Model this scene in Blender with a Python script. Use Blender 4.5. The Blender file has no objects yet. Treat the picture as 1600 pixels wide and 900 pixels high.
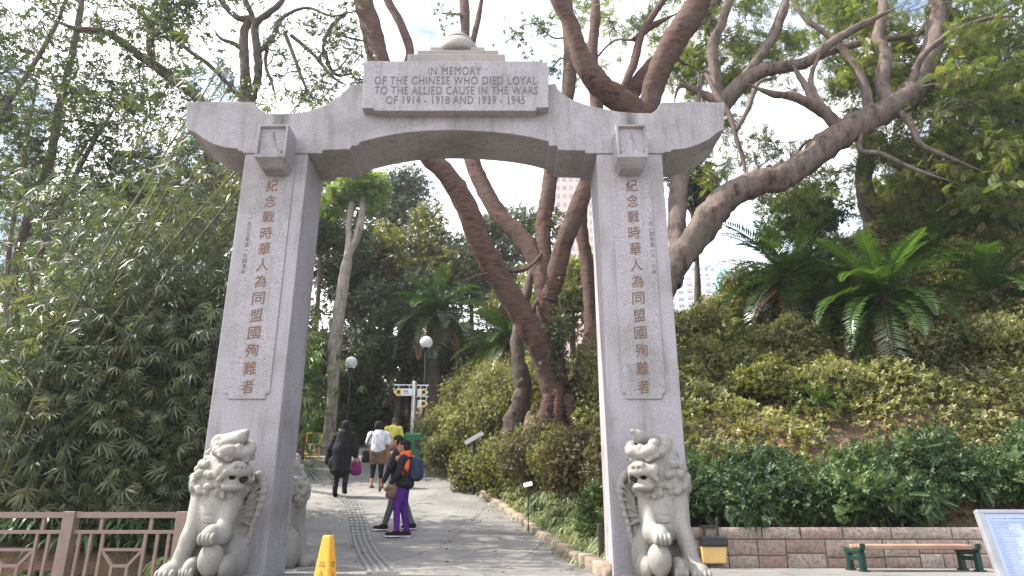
import bpy, bmesh, math, numpy as np
from mathutils import Vector, Matrix
R = math.radians
rng = np.random.default_rng(7)
scene = bpy.context.scene
col = scene.collection

# ------------------------------------------------------------------ camera, sky, sun, exposure
F, PITCH, EYE = 1100.0, R(18.9), 0.45
cam = bpy.data.objects.new('camera', bpy.data.cameras.new('camera'))
col.objects.link(cam)
cam.location = (0, 0, EYE)
cam.rotation_euler = (R(90) + PITCH, 0, 0)
cam.data.sensor_width = 36.0
cam.data.lens = 36.0 * F / 1600.0
cam.data.clip_start = 0.1
cam.data.clip_end = 3000
scene.camera = cam

SUN_AZ, SUN_EL = R(-80), R(52)          # azimuth from +Y towards +X
world = bpy.data.worlds.new('World')
scene.world = world
world.use_nodes = True
nt = world.node_tree
nt.nodes.clear()
wo = nt.nodes.new('ShaderNodeOutputWorld')
bg = nt.nodes.new('ShaderNodeBackground')
sky = nt.nodes.new('ShaderNodeTexSky')
sky.sky_type = 'NISHITA'
sky.sun_disc = False
sky.sun_elevation = SUN_EL
sky.sun_rotation = SUN_AZ
sky.air_density = 1.0
sky.dust_density = 2.2
sky.ozone_density = 1.0
tc = nt.nodes.new('ShaderNodeTexCoord')
mp = nt.nodes.new('ShaderNodeMapping')
mp.inputs['Scale'].default_value = (1.6, 1.6, 3.2)
nz = nt.nodes.new('ShaderNodeTexNoise')
nz.inputs['Scale'].default_value = 1.7
nz.inputs['Detail'].default_value = 7
nz.inputs['Roughness'].default_value = 0.58
cr = nt.nodes.new('ShaderNodeValToRGB')
cr.color_ramp.elements[0].position = 0.335
cr.color_ramp.elements[1].position = 0.55
mixc = nt.nodes.new('ShaderNodeMixRGB')
mixc.inputs['Color2'].default_value = (12.0, 12.0, 12.5, 1)
nt.links.new(tc.outputs['Generated'], mp.inputs['Vector'])
nt.links.new(mp.outputs['Vector'], nz.inputs['Vector'])
sx = nt.nodes.new('ShaderNodeSeparateXYZ'); ma = nt.nodes.new('ShaderNodeMath'); ma.operation = 'MULTIPLY_ADD'; ma.inputs[1].default_value = -0.17
nt.links.new(tc.outputs['Generated'], sx.inputs['Vector']); nt.links.new(sx.outputs['X'], ma.inputs[0]); nt.links.new(nz.outputs['Fac'], ma.inputs[2])
nt.links.new(ma.outputs['Value'], cr.inputs['Fac'])
nt.links.new(cr.outputs['Color'], mixc.inputs['Fac'])
nt.links.new(sky.outputs['Color'], mixc.inputs['Color1'])
nt.links.new(mixc.outputs['Color'], bg.inputs['Color'])
nt.links.new(bg.outputs['Background'], wo.inputs['Surface'])
bg.inputs['Strength'].default_value = 0.108

sun = bpy.data.objects.new('sun', bpy.data.lights.new('sun', 'SUN'))
col.objects.link(sun)
sun.data.energy = 5.0
sun.data.angle = R(0.5)
sun.data.color = (1.0, 0.93, 0.82)
SD = Vector((math.sin(SUN_AZ) * math.cos(SUN_EL), math.cos(SUN_AZ) * math.cos(SUN_EL), math.sin(SUN_EL)))
sun.rotation_euler = SD.to_track_quat('Z', 'Y').to_euler()
scene.view_settings.view_transform = 'Standard'
scene.view_settings.look = 'None'
scene.view_settings.gamma = 1.0
scene.view_settings.exposure = 1.48
scene.cycles.max_bounces = 6
scene.cycles.diffuse_bounces = 3
scene.cycles.glossy_bounces = 2
scene.cycles.transmission_bounces = 4
scene.cycles.transparent_max_bounces = 8
scene.cycles.use_denoising = True

# ------------------------------------------------------------------ helpers: placing
_c, _s = math.cos(PITCH), math.sin(PITCH)
def P(px, py, Y):
    u, v = (px - 800) / F, (450 - py) / F
    d = (u, _c - v * _s, _s + v * _c)
    t = Y / d[1]
    return Vector((d[0] * t, Y, EYE + d[2] * t))
def mpp(p):                                        # metres per photo pixel at a point
    return (p[1] * _c + (p[2] - EYE) * _s) / F

def empty(name, loc=(0, 0, 0), rz=0):
    o = bpy.data.objects.new(name, None)
    col.objects.link(o)
    o.location = loc
    o.rotation_euler = (0, 0, rz)
    o.empty_display_size = 0.2
    return o
def tag(o, label=None, cat=None, group=None, kind=None):
    if label: o['label'] = label
    if cat: o['category'] = cat
    if group: o['group'] = group
    if kind: o['kind'] = kind
    return o
def link(name, me, mat=None, parent=None, smooth=False):
    o = bpy.data.objects.new(name, me)
    col.objects.link(o)
    if mat is not None: me.materials.append(mat)
    if parent is not None: o.parent = parent
    if smooth and len(me.polygons):
        me.polygons.foreach_set('use_smooth', np.ones(len(me.polygons), dtype=bool))
    return o
def np_mesh(name, V, Fs, rnd=None):
    """V (n,3); Fs list of (m,k) int arrays; rnd per-vertex float attribute"""
    me = bpy.data.meshes.new(name)
    V = np.asarray(V, dtype=np.float32)
    Fs = [np.asarray(f, dtype=np.int32) for f in Fs if len(f)]
    loops = np.concatenate([f.ravel() for f in Fs])
    tot = np.concatenate([np.full(len(f), f.shape[1], dtype=np.int32) for f in Fs])
    st = np.concatenate([[0], np.cumsum(tot)[:-1]]).astype(np.int32)
    me.vertices.add(len(V)); me.vertices.foreach_set('co', V.ravel())
    me.loops.add(len(loops)); me.loops.foreach_set('vertex_index', loops)
    me.polygons.add(len(tot)); me.polygons.foreach_set('loop_start', st)
    me.update(calc_edges=True)
    if rnd is not None:
        a = me.attributes.new('rnd', 'FLOAT', 'POINT')
        a.data.foreach_set('value', np.asarray(rnd, dtype=np.float32))
    return me

class MB:
    """collects boxes, prisms, tubes, spheres into one mesh"""
    def __init__(s): s.v = []; s.f = []; s.n = 0
    def add(s, V, Fc):
        s.v += [tuple(v) for v in V]
        s.f += [tuple(i + s.n for i in f) for f in Fc]
        s.n = len(s.v); return s
    def box(s, x0, x1, y0, y1, z0, z1, M=None):
        V = [Vector(p) for p in ((x0,y0,z0),(x1,y0,z0),(x1,y1,z0),(x0,y1,z0),(x0,y0,z1),(x1,y0,z1),(x1,y1,z1),(x0,y1,z1))]
        if M is not None: V = [M @ v for v in V]
        return s.add(V, [(0,3,2,1),(4,5,6,7),(0,1,5,4),(1,2,6,5),(2,3,7,6),(3,0,4,7)])
    def bar(s, a, b, w, d, up=(0, 1, 0)):
        a, b = Vector(a), Vector(b); t = (b - a).normalized(); u = Vector(up)
        x = t.cross(u).normalized() * w / 2; y = x.normalized().cross(t).normalized() * d / 2
        V = [a-x-y, a+x-y, a+x+y, a-x+y, b-x-y, b+x-y, b+x+y, b-x+y]
        return s.add(V, [(0,3,2,1),(4,5,6,7),(0,1,5,4),(1,2,6,5),(2,3,7,6),(3,0,4,7)])
    def prism(s, poly, y0, y1):                   # poly of (x,z), front y0, back y1
        n = len(poly)
        V = [(x, y0, z) for x, z in poly] + [(x, y1, z) for x, z in poly]
        return s.add(V, [tuple(range(n)), tuple(range(2*n-1, n-1, -1))] + [(i, i+n, (i+1) % n + n, (i+1) % n) for i in range(n)])
    def lathe(s, prof, c=(0, 0, 0), n=24):        # prof of (r,z)
        c = Vector(c); V = []; m = len(prof)
        for r, z in prof:
            for k in range(n):
                a = 2 * math.pi * k / n; V.append((c.x + r*math.cos(a), c.y + r*math.sin(a), c.z + z))
        Fc = [(i*n+k, i*n+(k+1) % n, (i+1)*n+(k+1) % n, (i+1)*n+k) for i in range(m-1) for k in range(n)]
        Fc += [tuple(range(n-1, -1, -1)), tuple(range((m-1)*n, m*n))]
        return s.add(V, Fc)
    def tube(s, pts, rad, n=8):
        V, Fq = tube_np([tuple(p) for p in pts], rad, n, 0)
        return s.add(V, [tuple(q) for q in Fq])
    def sphere(s, c, r, nu=20, nv=12):
        r = r if hasattr(r, '__len__') else (r, r, r)
        V = []; Fc = []
        for i in range(nv + 1):
            th = math.pi * i / nv
            for k in range(nu):
                a = 2*math.pi*k/nu
                V.append((c[0]+r[0]*math.sin(th)*math.cos(a), c[1]+r[1]*math.sin(th)*math.sin(a), c[2]-r[2]*math.cos(th)))
        for i in range(nv):
            for k in range(nu): Fc.append((i*nu+k, i*nu+(k+1) % nu, (i+1)*nu+(k+1) % nu, (i+1)*nu+k))
        return s.add(V, Fc)
    def build(s, name, mat, parent=None, smooth=False, bevel=0, seg=2):
        me = bpy.data.meshes.new(name); me.from_pydata(s.v, [], s.f); me.update()
        bm = bmesh.new(); bm.from_mesh(me); bmesh.ops.recalc_face_normals(bm, faces=bm.faces[:]); bm.to_mesh(me); bm.free()
        o = link(name, me, mat, parent, smooth)
        if bevel:
            m = o.modifiers.new('bevel', 'BEVEL'); m.width = bevel; m.segments = seg; m.limit_method = 'ANGLE'; m.angle_limit = R(30)
        return o

def catmull(pts, per=5):
    """pts (n,k) -> dense"""
    p = np.asarray(pts, float)
    if len(p) < 3:
        t = np.linspace(0, 1, per + 1)[:, None]; return p[0] * (1 - t) + p[-1] * t
    q = np.vstack([2*p[0]-p[1], p, 2*p[-1]-p[-2]]); out = []
    for i in range(1, len(q) - 2):
        a, b, c, d = q[i-1], q[i], q[i+1], q[i+2]
        for t in np.linspace(0, 1, per, endpoint=False):
            out.append(0.5*((2*b)+(-a+c)*t+(2*a-5*b+4*c-d)*t*t+(-a+3*b-3*c+d)*t**3))
    out.append(p[-1]); return np.array(out)

def tube_np(pts, rad, n=10, rough=0.08, seed=0):
    p = np.asarray(pts, float); m = len(p)
    r = np.broadcast_to(np.asarray(rad, float), (m,))
    T = np.gradient(p, axis=0); T /= np.linalg.norm(T, axis=1)[:, None] + 1e-9
    u = np.cross(T[0], (0.3, 0.9, 0.2)); u /= np.linalg.norm(u) + 1e-9
    A = np.linspace(0, 2*np.pi, n, endpoint=False); V = np.zeros((m, n, 3))
    g = np.random.default_rng(seed + m)
    lob = 1 + (rough * (np.sin(2*A + g.uniform(0, 6)) + 0.7*np.sin(3*A + g.uniform(0, 6))) if rough else 0 * A)
    for i in range(m):
        u = u - T[i] * np.dot(u, T[i]); u /= np.linalg.norm(u) + 1e-9; w = np.cross(T[i], u)
        k = r[i] * lob * (1 + (rough * 0.8 * g.standard_normal(n) if rough else 0))
        V[i] = p[i] + k[:, None] * (np.cos(A)[:, None] * u + np.sin(A)[:, None] * w)
        if rough: lob = 0.8 * lob + 0.2 * (1 + rough * (np.sin(2*A + i*0.4) + 0.6*np.sin(3*A - i*0.3)))
    V = V.reshape(-1, 3)
    i, k = np.meshgrid(np.arange(m-1), np.arange(n), indexing='ij')
    Fq = np.stack([i*n+k, i*n+(k+1) % n, (i+1)*n+(k+1) % n, (i+1)*n+k], -1).reshape(-1, 4)
    return V, Fq

class Tubes:
    def __init__(s): s.V = []; s.F = []; s.n = 0; s.lines = []
    def add(s, pts, rad, n=10, rough=0.07, seed=0):
        V, Fq = tube_np(pts, rad, n, rough, seed)
        s.V.append(V); s.F.append(Fq + s.n); s.n += len(V); s.lines.append((np.asarray(pts, float), np.broadcast_to(np.asarray(rad, float), (len(pts),)).copy()))
        return s
    def build(s, name, mat, parent=None):
        return link(name, np_mesh(name, np.vstack(s.V), [np.vstack(s.F)]), mat, parent, True)

# ------------------------------------------------------------------ helpers: signed distance bodies
def _v(a): return np.asarray(a, dtype=np.float32)
def sd_cone(p, a, b, r1, r2):
    a, b = _v(a), _v(b); ba = b - a
    t = np.clip(((p - a) @ ba) / (ba @ ba + 1e-9), 0, 1)
    return np.linalg.norm(p - a - t[:, None] * ba, axis=1) - (r1 + t * (r2 - r1))
def sd_ell(p, c, r, ax=None):
    q = p - _v(c)
    if ax is not None: q = q @ _v(ax).T
    r = _v(r); k0 = np.linalg.norm(q / r, axis=1); k1 = np.linalg.norm(q / (r * r), axis=1) + 1e-9
    return k0 * (k0 - 1) / k1
def sd_box(p, c, h, rad=0.02, ax=None):
    q = p - _v(c)
    if ax is not None: q = q @ _v(ax).T
    q = np.abs(q) - (_v(h) - rad)
    return np.linalg.norm(np.maximum(q, 0), axis=1) + np.minimum(q.max(axis=1), 0) - rad
def smin(a, b, k):
    if k <= 0: return np.minimum(a, b)
    h = np.clip(0.5 + 0.5 * (b - a) / k, 0, 1)
    return b * (1 - h) + a * h - k * h * (1 - h)
def sd_union(prims, k=0.03):
    def f(p):
        d = None
        for q in prims:
            kk = k
            if q[0] == 'c': e = sd_cone(p, *q[1:5]); kk = q[5] if len(q) > 5 else k
            elif q[0] == 'e' and d is not None and max(q[2]) < .07:
                mm = max(q[2]) + .05; kk = q[4] if len(q) > 4 else k; w = np.all(np.abs(p - _v(q[1])) < mm, axis=1)
                if w.any(): d[w] = smin(d[w], sd_ell(p[w], q[1], q[2], q[3] if len(q) > 3 else None), kk)
                continue
            elif q[0] == 'e': e = sd_ell(p, q[1], q[2], q[3] if len(q) > 3 else None); kk = q[4] if len(q) > 4 else k
            elif q[0] == 'b': e = sd_box(p, q[1], q[2], q[3] if len(q) > 3 else 0.02, q[4] if len(q) > 4 else None)
            elif q[0] == '-':
                w = np.all(np.abs(p - _v(q[1])) < max(q[2]) + .05, axis=1)
                if w.any(): d[w] = -smin(-d[w], sd_ell(p[w], q[1], q[2], q[3] if len(q) > 3 else None), 0.008)
                continue
            d = e if d is None else smin(d, e, kk)
        return d
    return f
def surfnet(f, lo, hi, h):
    lo = np.asarray(lo, float); hi = np.asarray(hi, float)
    n = np.ceil((hi - lo) / h).astype(int) + 1
    ax = [lo[i] + h * np.arange(n[i]) for i in range(3)]
    G = np.stack(np.meshgrid(*ax, indexing='ij'), -1).reshape(-1, 3).astype(np.float32)
    D = np.concatenate([f(G[i:i+300000]) for i in range(0, len(G), 300000)]).reshape(n)
    S = D < 0
    cn = n - 1
    acc = np.zeros(tuple(cn) + (3,)); cnt = np.zeros(tuple(cn))
    X, Y, Z = [np.arange(c) for c in cn]
    def sl(o): return tuple(slice(o[i], o[i] + cn[i]) for i in range(3))
    for axis in range(3):
        o1, o2 = [i for i in range(3) if i != axis]
        for a in (0, 1):
            for b in (0, 1):
                s0 = [0, 0, 0]; s0[o1] = a; s0[o2] = b; s1 = list(s0); s1[axis] = 1
                d0, d1 = D[sl(s0)], D[sl(s1)]
                m = (d0 < 0) != (d1 < 0)
                t = np.where(m, d0 / np.where(m, d0 - d1, 1), 0)
                cnt += m
                acc[..., axis] += np.where(m, t, 0); acc[..., o1] += m * a; acc[..., o2] += m * b
    act = cnt > 0
    idx = -np.ones(tuple(cn), dtype=np.int64); idx[act] = np.arange(act.sum())
    I = np.argwhere(act)
    V = lo + h * (I + acc[act] / cnt[act][:, None])
    faces = []
    for axis in range(3):
        o1, o2 = [(1, 2), (2, 0), (0, 1)][axis]
        A = [slice(None)] * 3; B = [slice(None)] * 3; A[axis] = slice(0, -1); B[axis] = slice(1, None)
        ch = S[tuple(A)] != S[tuple(B)]
        e = np.argwhere(ch); ok = (e[:, o1] > 0) & (e[:, o2] > 0) & (e[:, o1] < n[o1]-1) & (e[:, o2] < n[o2]-1); e = e[ok]
        ins = S[tuple(A)][tuple(e.T)]
        def cell(da, db):
            c = e.copy(); c[:, o1] -= da; c[:, o2] -= db; return idx[tuple(c.T)]
        q = np.stack([cell(1, 1), cell(0, 1), cell(0, 0), cell(1, 0)], -1)
        q[~ins] = q[~ins][:, ::-1]; faces.append(q)
    return V, np.vstack(faces)
def sdf_obj(name, prims, mat, parent, h=0.012, k=0.03, lo=None, hi=None, f=None, mirror=False, sc=None):
    if lo is None:
        pts = []
        for q in prims:
            if q[0] == 'c':
                for a, r in ((q[1], q[3]), (q[2], q[4])): pts += [np.array(a) - r, np.array(a) + r]
            elif q[0] in 'eb': m = max(q[2]); pts += [np.array(q[1]) - m, np.array(q[1]) + m]
        pts = np.array(pts); lo, hi = pts.min(0) - 3*h, pts.max(0) + 3*h
    V, Q = surfnet(f or sd_union(prims, k), lo, hi, h)
    if sc is not None: V = sc(V)
    if mirror: V[:, 0] *= -1; Q = Q[:, ::-1]
    return link(name, np_mesh(name, V, [Q]), mat, parent, True)

# ------------------------------------------------------------------ helpers: leaves
def unit(a): return a / (np.linalg.norm(a, axis=-1, keepdims=True) + 1e-9)
def basis(fwd, up):
    y = unit(fwd); x = unit(np.cross(y, up)); z = np.cross(x, y)
    return np.stack([x, y, z], -1)
def scatter(tv, tf, pos, fwd, up, scale):
    """template verts (k,3), faces (m,q); returns V, F, rnd"""
    N = len(pos); k = len(tv); B = basis(fwd, up)
    V = np.einsum('nij,kj->nki', B, tv) * np.broadcast_to(np.asarray(scale, float), (N,))[:, None, None] + pos[:, None, :]
    Fc = (tf[None] + (np.arange(N) * k)[:, None, None]).reshape(-1, tf.shape[1])
    return V.reshape(-1, 3), Fc, np.repeat(rng.random(N), k)
def leaf_quad(o, d, n, L, W, droop=0.1):
    """one pointed leaf as a folded quad"""
    o, d, n = map(np.asarray, (o, d, n)); d = unit(d.astype(float)); x = unit(np.cross(d, n.astype(float))); z = np.cross(x, d)
    return [o, o + d*L*.42 + x*W/2 + z*W*.12, o + d*L - z*L*droop, o + d*L*.42 - x*W/2 + z*W*.12]
def tmpl(leaves):
    V = np.array([v for q in leaves for v in q], float); n = len(leaves)
    return V, np.arange(4*n).reshape(n, 4)
def t_sprig(n=7, L=.5, W=.2, g=None):
    g = g or np.random.default_rng(1); out = []
    for i in range(n):
        a = i * 2.4 + g.uniform(-.4, .4); t = .15 + .75 * i / n; el = g.uniform(.2, .9)
        d = (math.cos(a)*math.cos(el), math.sin(el)*.9, math.sin(a)*math.cos(el))
        out.append(leaf_quad((0, t*.6, 0), d, (0, 1, .3), L*g.uniform(.7, 1.15), W*g.uniform(.8, 1.2)))
    return tmpl(out)
def t_pinnate(n=11, L=1.0, W=.34, w=.055, droop=.25):
    out = []
    for i in range(n):
        t = (i + .6) / n; z = -droop * t * t; l = W * math.sin(math.pi * min(1, t*.8 + .2)) ** .7
        for s in (-1, 1): out.append(leaf_quad((0, t*L, z), (s, .45, -.12), (0, 0, 1), l, w, .08))
    out.append([np.array(v) for v in ((-.008, 0, 0), (.008, 0, 0), (.004, L, -droop), (-.004, L, -droop))])
    return tmpl(out)
def t_bamboo(n=6, seed=3):
    g = np.random.default_rng(seed); out = []
    for i in range(n):
        a = -1.15 + 2.3 * i / (n - 1) + g.uniform(-.12, .12)
        out.append(leaf_quad((0, .05*g.random(), 0), (math.sin(a), math.cos(a)*.85, -.35 + g.uniform(-.25, .15)), (g.uniform(-.3, .3), 0, 1), g.uniform(.75, 1.05), g.uniform(.085, .125), .16))
    return tmpl(out)
def t_blade(seg=4, W=.05, bend=.8):
    V = []; Fc = []
    for i in range(seg + 1):
        t = i / seg; w = W * (1 - t) ** .6 * (.7 + .6*t) / 2 + .002; y = t * (1 - .25*bend*t); z = .75*t - bend*t*t
        V += [(-w, y*.75, z), (w, y*.75, z)]
    for i in range(seg): Fc.append((2*i, 2*i+1, 2*i+3, 2*i+2))
    return np.array(V), np.array(Fc)
class Leaves:
    def __init__(s): s.V = []; s.F = []; s.r = []; s.n = 0
    def add(s, t, pos, fwd, up, scale):
        if not len(pos): return s
        V, Fc, r = scatter(t[0], t[1], np.asarray(pos, float), np.asarray(fwd, float), np.asarray(up, float), scale)
        s.V.append(V); s.F.append(Fc + s.n); s.r.append(r); s.n += len(V); return s
    def raw(s, V, Fc, r):
        s.V.append(V); s.F.append(Fc + s.n); s.r.append(r); s.n += len(V); return s
    def build(s, name, mat, parent=None):
        return link(name, np_mesh(name, np.vstack(s.V), [np.vstack(s.F)], np.concatenate(s.r)), mat, parent)
def ball_pts(c, r, n, shell=.5):
    """random points in an ellipsoid, pushed outwards; returns points and outward directions"""
    d = unit(rng.standard_normal((n, 3))); rad = rng.random(n) ** shell
    return np.asarray(c) + d * rad[:, None] * np.asarray(r), d
def rdirs(n): return unit(rng.standard_normal((n, 3)))
# ------------------------------------------------------------------ materials
def mat(name):
    m = bpy.data.materials.new(name); m.use_nodes = True; n = m.node_tree; n.nodes.clear()
    out = n.nodes.new('ShaderNodeOutputMaterial'); b = n.nodes.new('ShaderNodeBsdfPrincipled')
    n.links.new(b.outputs[0], out.inputs['Surface']); return m, n, b, out
def lin(c): return tuple(c) + (1,)
def N(n, t, **kw):
    x = n.nodes.new('ShaderNode' + t)
    for k, v in kw.items():
        if k in x.inputs: x.inputs[k].default_value = v
        else: setattr(x, k, v)
    return x
def ramp(n, fac, stops):
    r = n.nodes.new('ShaderNodeValToRGB'); e = r.color_ramp.elements
    e[0].position, e[0].color = stops[0][0], lin(stops[0][1]); e[1].position, e[1].color = stops[-1][0], lin(stops[-1][1])
    for p, c in stops[1:-1]: q = e.new(p); q.color = lin(c)
    n.links.new(fac, r.inputs['Fac']); return r.outputs['Color']
def mix(n, fac, a, b, mode='MIX'):
    m = n.nodes.new('ShaderNodeMixRGB'); m.blend_type = mode
    for s, v in (('Fac', fac), ('Color1', a), ('Color2', b)):
        if isinstance(v, (int, float)): m.inputs[s].default_value = v
        elif isinstance(v, tuple): m.inputs[s].default_value = lin(v)
        else: n.links.new(v, m.inputs[s])
    return m.outputs['Color']
def noise(n, scale, detail=4, rough=.55, co='Object', stretch=None, out='Fac'):
    t = N(n, 'TexCoord'); x = N(n, 'TexNoise', Scale=scale, Detail=detail, Roughness=rough); src = t.outputs[co]
    if stretch: mpn = N(n, 'Mapping', Scale=stretch); n.links.new(src, mpn.inputs['Vector']); src = mpn.outputs['Vector']
    n.links.new(src, x.inputs['Vector']); return x.outputs[out]
def bump(n, b, h, strength=.3, dist=.01):
    x = N(n, 'Bump', Strength=strength, Distance=dist); n.links.new(h, x.inputs['Height']); n.links.new(x.outputs['Normal'], b.inputs['Normal'])
def plain(name, c, rough=.6, metal=0, var=.15, scale=6, spec=.4, bs=0):
    m, n, b, o = mat(name); f = noise(n, scale, 5)
    d = tuple(max(0, x * (1 - var)) for x in c); u = tuple(min(1, x * (1 + var)) for x in c)
    n.links.new(ramp(n, f, [(.3, d), (.7, u)]), b.inputs['Base Color'])
    b.inputs['Roughness'].default_value = rough; b.inputs['Metallic'].default_value = metal; b.inputs['Specular IOR Level'].default_value = spec
    if bs: bump(n, b, noise(n, scale * 8, 4), bs, .01)
    return m
def granite(name, c, stain, speck=(.16, .15, .15), stains=(.5, .72), bumps=.25):
    m, n, b, o = mat(name)
    v = N(n, 'TexVoronoi', Scale=95.0); t = N(n, 'TexCoord'); n.links.new(t.outputs['Object'], v.inputs['Vector'])
    fine = noise(n, 140, 3, .7); base = ramp(n, fine, [(.32, tuple(x*.62 for x in c)), (.5, c), (.7, tuple(min(1, x*1.28) for x in c))])
    sp = ramp(n, noise(n, 75, 2, .8), [(.35, (0, 0, 0)), (.45, (1, 1, 1))])
    base = mix(n, sp, speck, base)
    big = ramp(n, noise(n, 1.3, 6, .62), [(stains[0], (0, 0, 0)), (stains[1], (1, 1, 1))])
    run = ramp(n, noise(n, 2.2, 5, .6, stretch=(5, 5, .5)), [(.5, (0, 0, 0)), (.72, (1, 1, 1))])
    k = mix(n, .8, big, run, 'ADD'); base = mix(n, mix(n, 1.0, k, (.42, .42, .42), 'MULTIPLY'), base, stain)
    n.links.new(base, b.inputs['Base Color']); b.inputs['Roughness'].default_value = .82; b.inputs['Specular IOR Level'].default_value = .25
    bump(n, b, fine, bumps, .006); return m
def leafmat(name, cols, trans=.35, tint=None, rough=.45, spec=.35):
    m, n, b, out = mat(name); a = N(n, 'Attribute', attribute_name='rnd')
    st = [(i / (len(cols) - 1), c) for i, c in enumerate(cols)]
    c = ramp(n, a.outputs['Fac'], st)
    g = ramp(n, noise(n, .55, 3, co='Object'), [(.35, (.62, .66, .7)), (.65, (1.25, 1.2, 1.0))])
    c = mix(n, 1.0, c, g, 'MULTIPLY')
    n.links.new(c, b.inputs['Base Color']); b.inputs['Roughness'].default_value = rough; b.inputs['Specular IOR Level'].default_value = spec
    tr = N(n, 'BsdfTranslucent'); tc2 = mix(n, 1.0, c, tint or (1.25, 1.35, .5), 'MULTIPLY'); n.links.new(tc2, tr.inputs['Color'])
    ms = N(n, 'MixShader'); ms.inputs[0].default_value = trans
    n.links.new(b.outputs[0], ms.inputs[1]); n.links.new(tr.outputs[0], ms.inputs[2]); n.links.new(ms.outputs[0], out.inputs['Surface']); return m
def bark(name, c, c2, scale=7, st=.6, stretch=(1, 1, .35)):
    m, n, b, o = mat(name); f = noise(n, scale, 8, .65, stretch=stretch); g = noise(n, 1.6, 4)
    x = ramp(n, f, [(.34, c2), (.5, c), (.68, tuple(v*1.45 for v in c))])
    x = mix(n, ramp(n, g, [(.45, (0, 0, 0)), (.7, (.6, .6, .6))]), x, tuple((v*.5+w*.6) for v, w in zip(c, (.09, .1, .075))))
    n.links.new(x, b.inputs['Base Color']); b.inputs['Roughness'].default_value = .85; b.inputs['Specular IOR Level'].default_value = .2
    bump(n, b, noise(n, scale*2.2, 8, .7, stretch=stretch), st, .08); return m

M = {}
M['granite'] = granite('pale_granite', (.305, .29, .312), (.085, .09, .07), stains=(.46, .68))
M['granite_lintel'] = granite('lintel_granite', (.305, .29, .312), (.085, .09, .07), stains=(.44, .66))
def drips(m):                                      # dark water stains running down above the two corbels, and algae along the wings
    n = m.node_tree; b = [x for x in n.nodes if x.type == 'BSDF_PRINCIPLED'][0]; lk = b.inputs['Base Color'].links[0]; c = lk.from_socket
    t = N(n, 'TexCoord'); sp = N(n, 'SeparateXYZ'); n.links.new(t.outputs['Object'], sp.inputs['Vector'])
    def mth(op, a, v): x = N(n, 'Math', operation=op); n.links.new(a, x.inputs[0]); x.inputs[1].default_value = v; return x.outputs[0]
    dx = mth('ABSOLUTE', mth('SUBTRACT', mth('ABSOLUTE', mth('ADD', sp.outputs['X'], .645), 0), 1.98), 0)
    a = N(n, 'Math', operation='ADD'); n.links.new(dx, a.inputs[0]); n.links.new(mth('MULTIPLY', noise(n, 9, 5, .6, stretch=(1, 1, .35)), .22), a.inputs[1])
    f = ramp(n, a.outputs[0], [(.10, (.85, .85, .85)), (.22, (0, 0, 0))]); c = mix(n, f, c, (.045, .04, .035))
    g = N(n, 'Math', operation='ADD'); n.links.new(mth('MULTIPLY', sp.outputs['Z'], .16), g.inputs[0]); n.links.new(mth('MULTIPLY', noise(n, 2.6, 6, .65, stretch=(3, 3, .6)), .55), g.inputs[1])
    f = ramp(n, g.outputs[0], [(1.10, (0, 0, 0)), (1.0, (0, 0, 0))]) if False else ramp(n, mth('SUBTRACT', g.outputs[0], .62), [(.42, (0, 0, 0)), (.62, (.55, .55, .55))]); c = mix(n, f, c, (.13, .14, .10))
    n.links.new(c, b.inputs['Base Color'])
drips(M['granite_lintel'])
M['granite_old'] = granite('weathered_granite', (.25, .238, .22), (.10, .10, .08), speck=(.2, .19, .17), stains=(.44, .7), bumps=.45)
M['gold'] = plain('brown_gold_lettering', (.115, .056, .028), .6)
M['ink'] = plain('grey_lettering', (.105, .10, .105), .8)
M['dark'] = plain('hollow_shade_fill', (.025, .02, .018), .9)  # near-black fill that paints the shade inside hollows and holes
M['bark_red'] = bark('red_brown_bark', (.088, .046, .037), (.028, .017, .015), 9, .9, (.55, .55, 1.7))
M['bark_grey'] = bark('grey_brown_bark', (.105, .078, .067), (.03, .023, .02), 7)
M['bark_dark'] = bark('dark_bark', (.075, .058, .048), (.028, .022, .02), 8)
M['bark_pale'] = bark('pale_bark', (.26, .23, .20), (.11, .09, .075), 9)
M['culm'] = bark('culm', (.14, .14, .075), (.07, .065, .04), 5, .2)
M['soil'] = None
M['steel'] = plain('galvanised_steel', (.55, .56, .58), .35, .7)
M['fence'] = plain('dusty_brown_paint', (.19, .135, .115), .6, 0, .12, 9, bs=.1)
M['green_metal'] = plain('green_cast_metal', (.005, .034, .024), .35, .1, .2)
M['green_plastic'] = plain('green_plastic', (.008, .13, .045), .45)
M['yellow'] = plain('yellow_plastic', (.56, .27, .02), .45, 0, .06)
M['wood'] = plain('bench_wood', (.26, .155, .11), .6, 0, .25, 3)
M['white'] = plain('white_panel', (.75, .75, .76), .5, 0, .04)
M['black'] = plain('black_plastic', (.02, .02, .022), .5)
M['concrete'] = plain('grey_concrete', (.28, .27, .25), .9, 0, .2, 3, .2, .3)
M['lens'] = plain('amber_lens', (.62, .40, .12), .15, 0, .12, 3, .6)
M['skin'] = plain('skin', (.36, .19, .13), .5, 0, .08)
def cloth(name, c, var=.3):
    m, n, b, o = mat(name); f = noise(n, 9, 4, .6, stretch=(1.6, 1.6, .6)); d = tuple(x*(1-var) for x in c); u = tuple(min(1, x*(1+var)) for x in c)
    n.links.new(ramp(n, f, [(.35, d), (.65, u)]), b.inputs['Base Color']); b.inputs['Roughness'].default_value = .85; b.inputs['Specular IOR Level'].default_value = .2
    bump(n, b, f, 1.0, .05); M[name] = m
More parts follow.
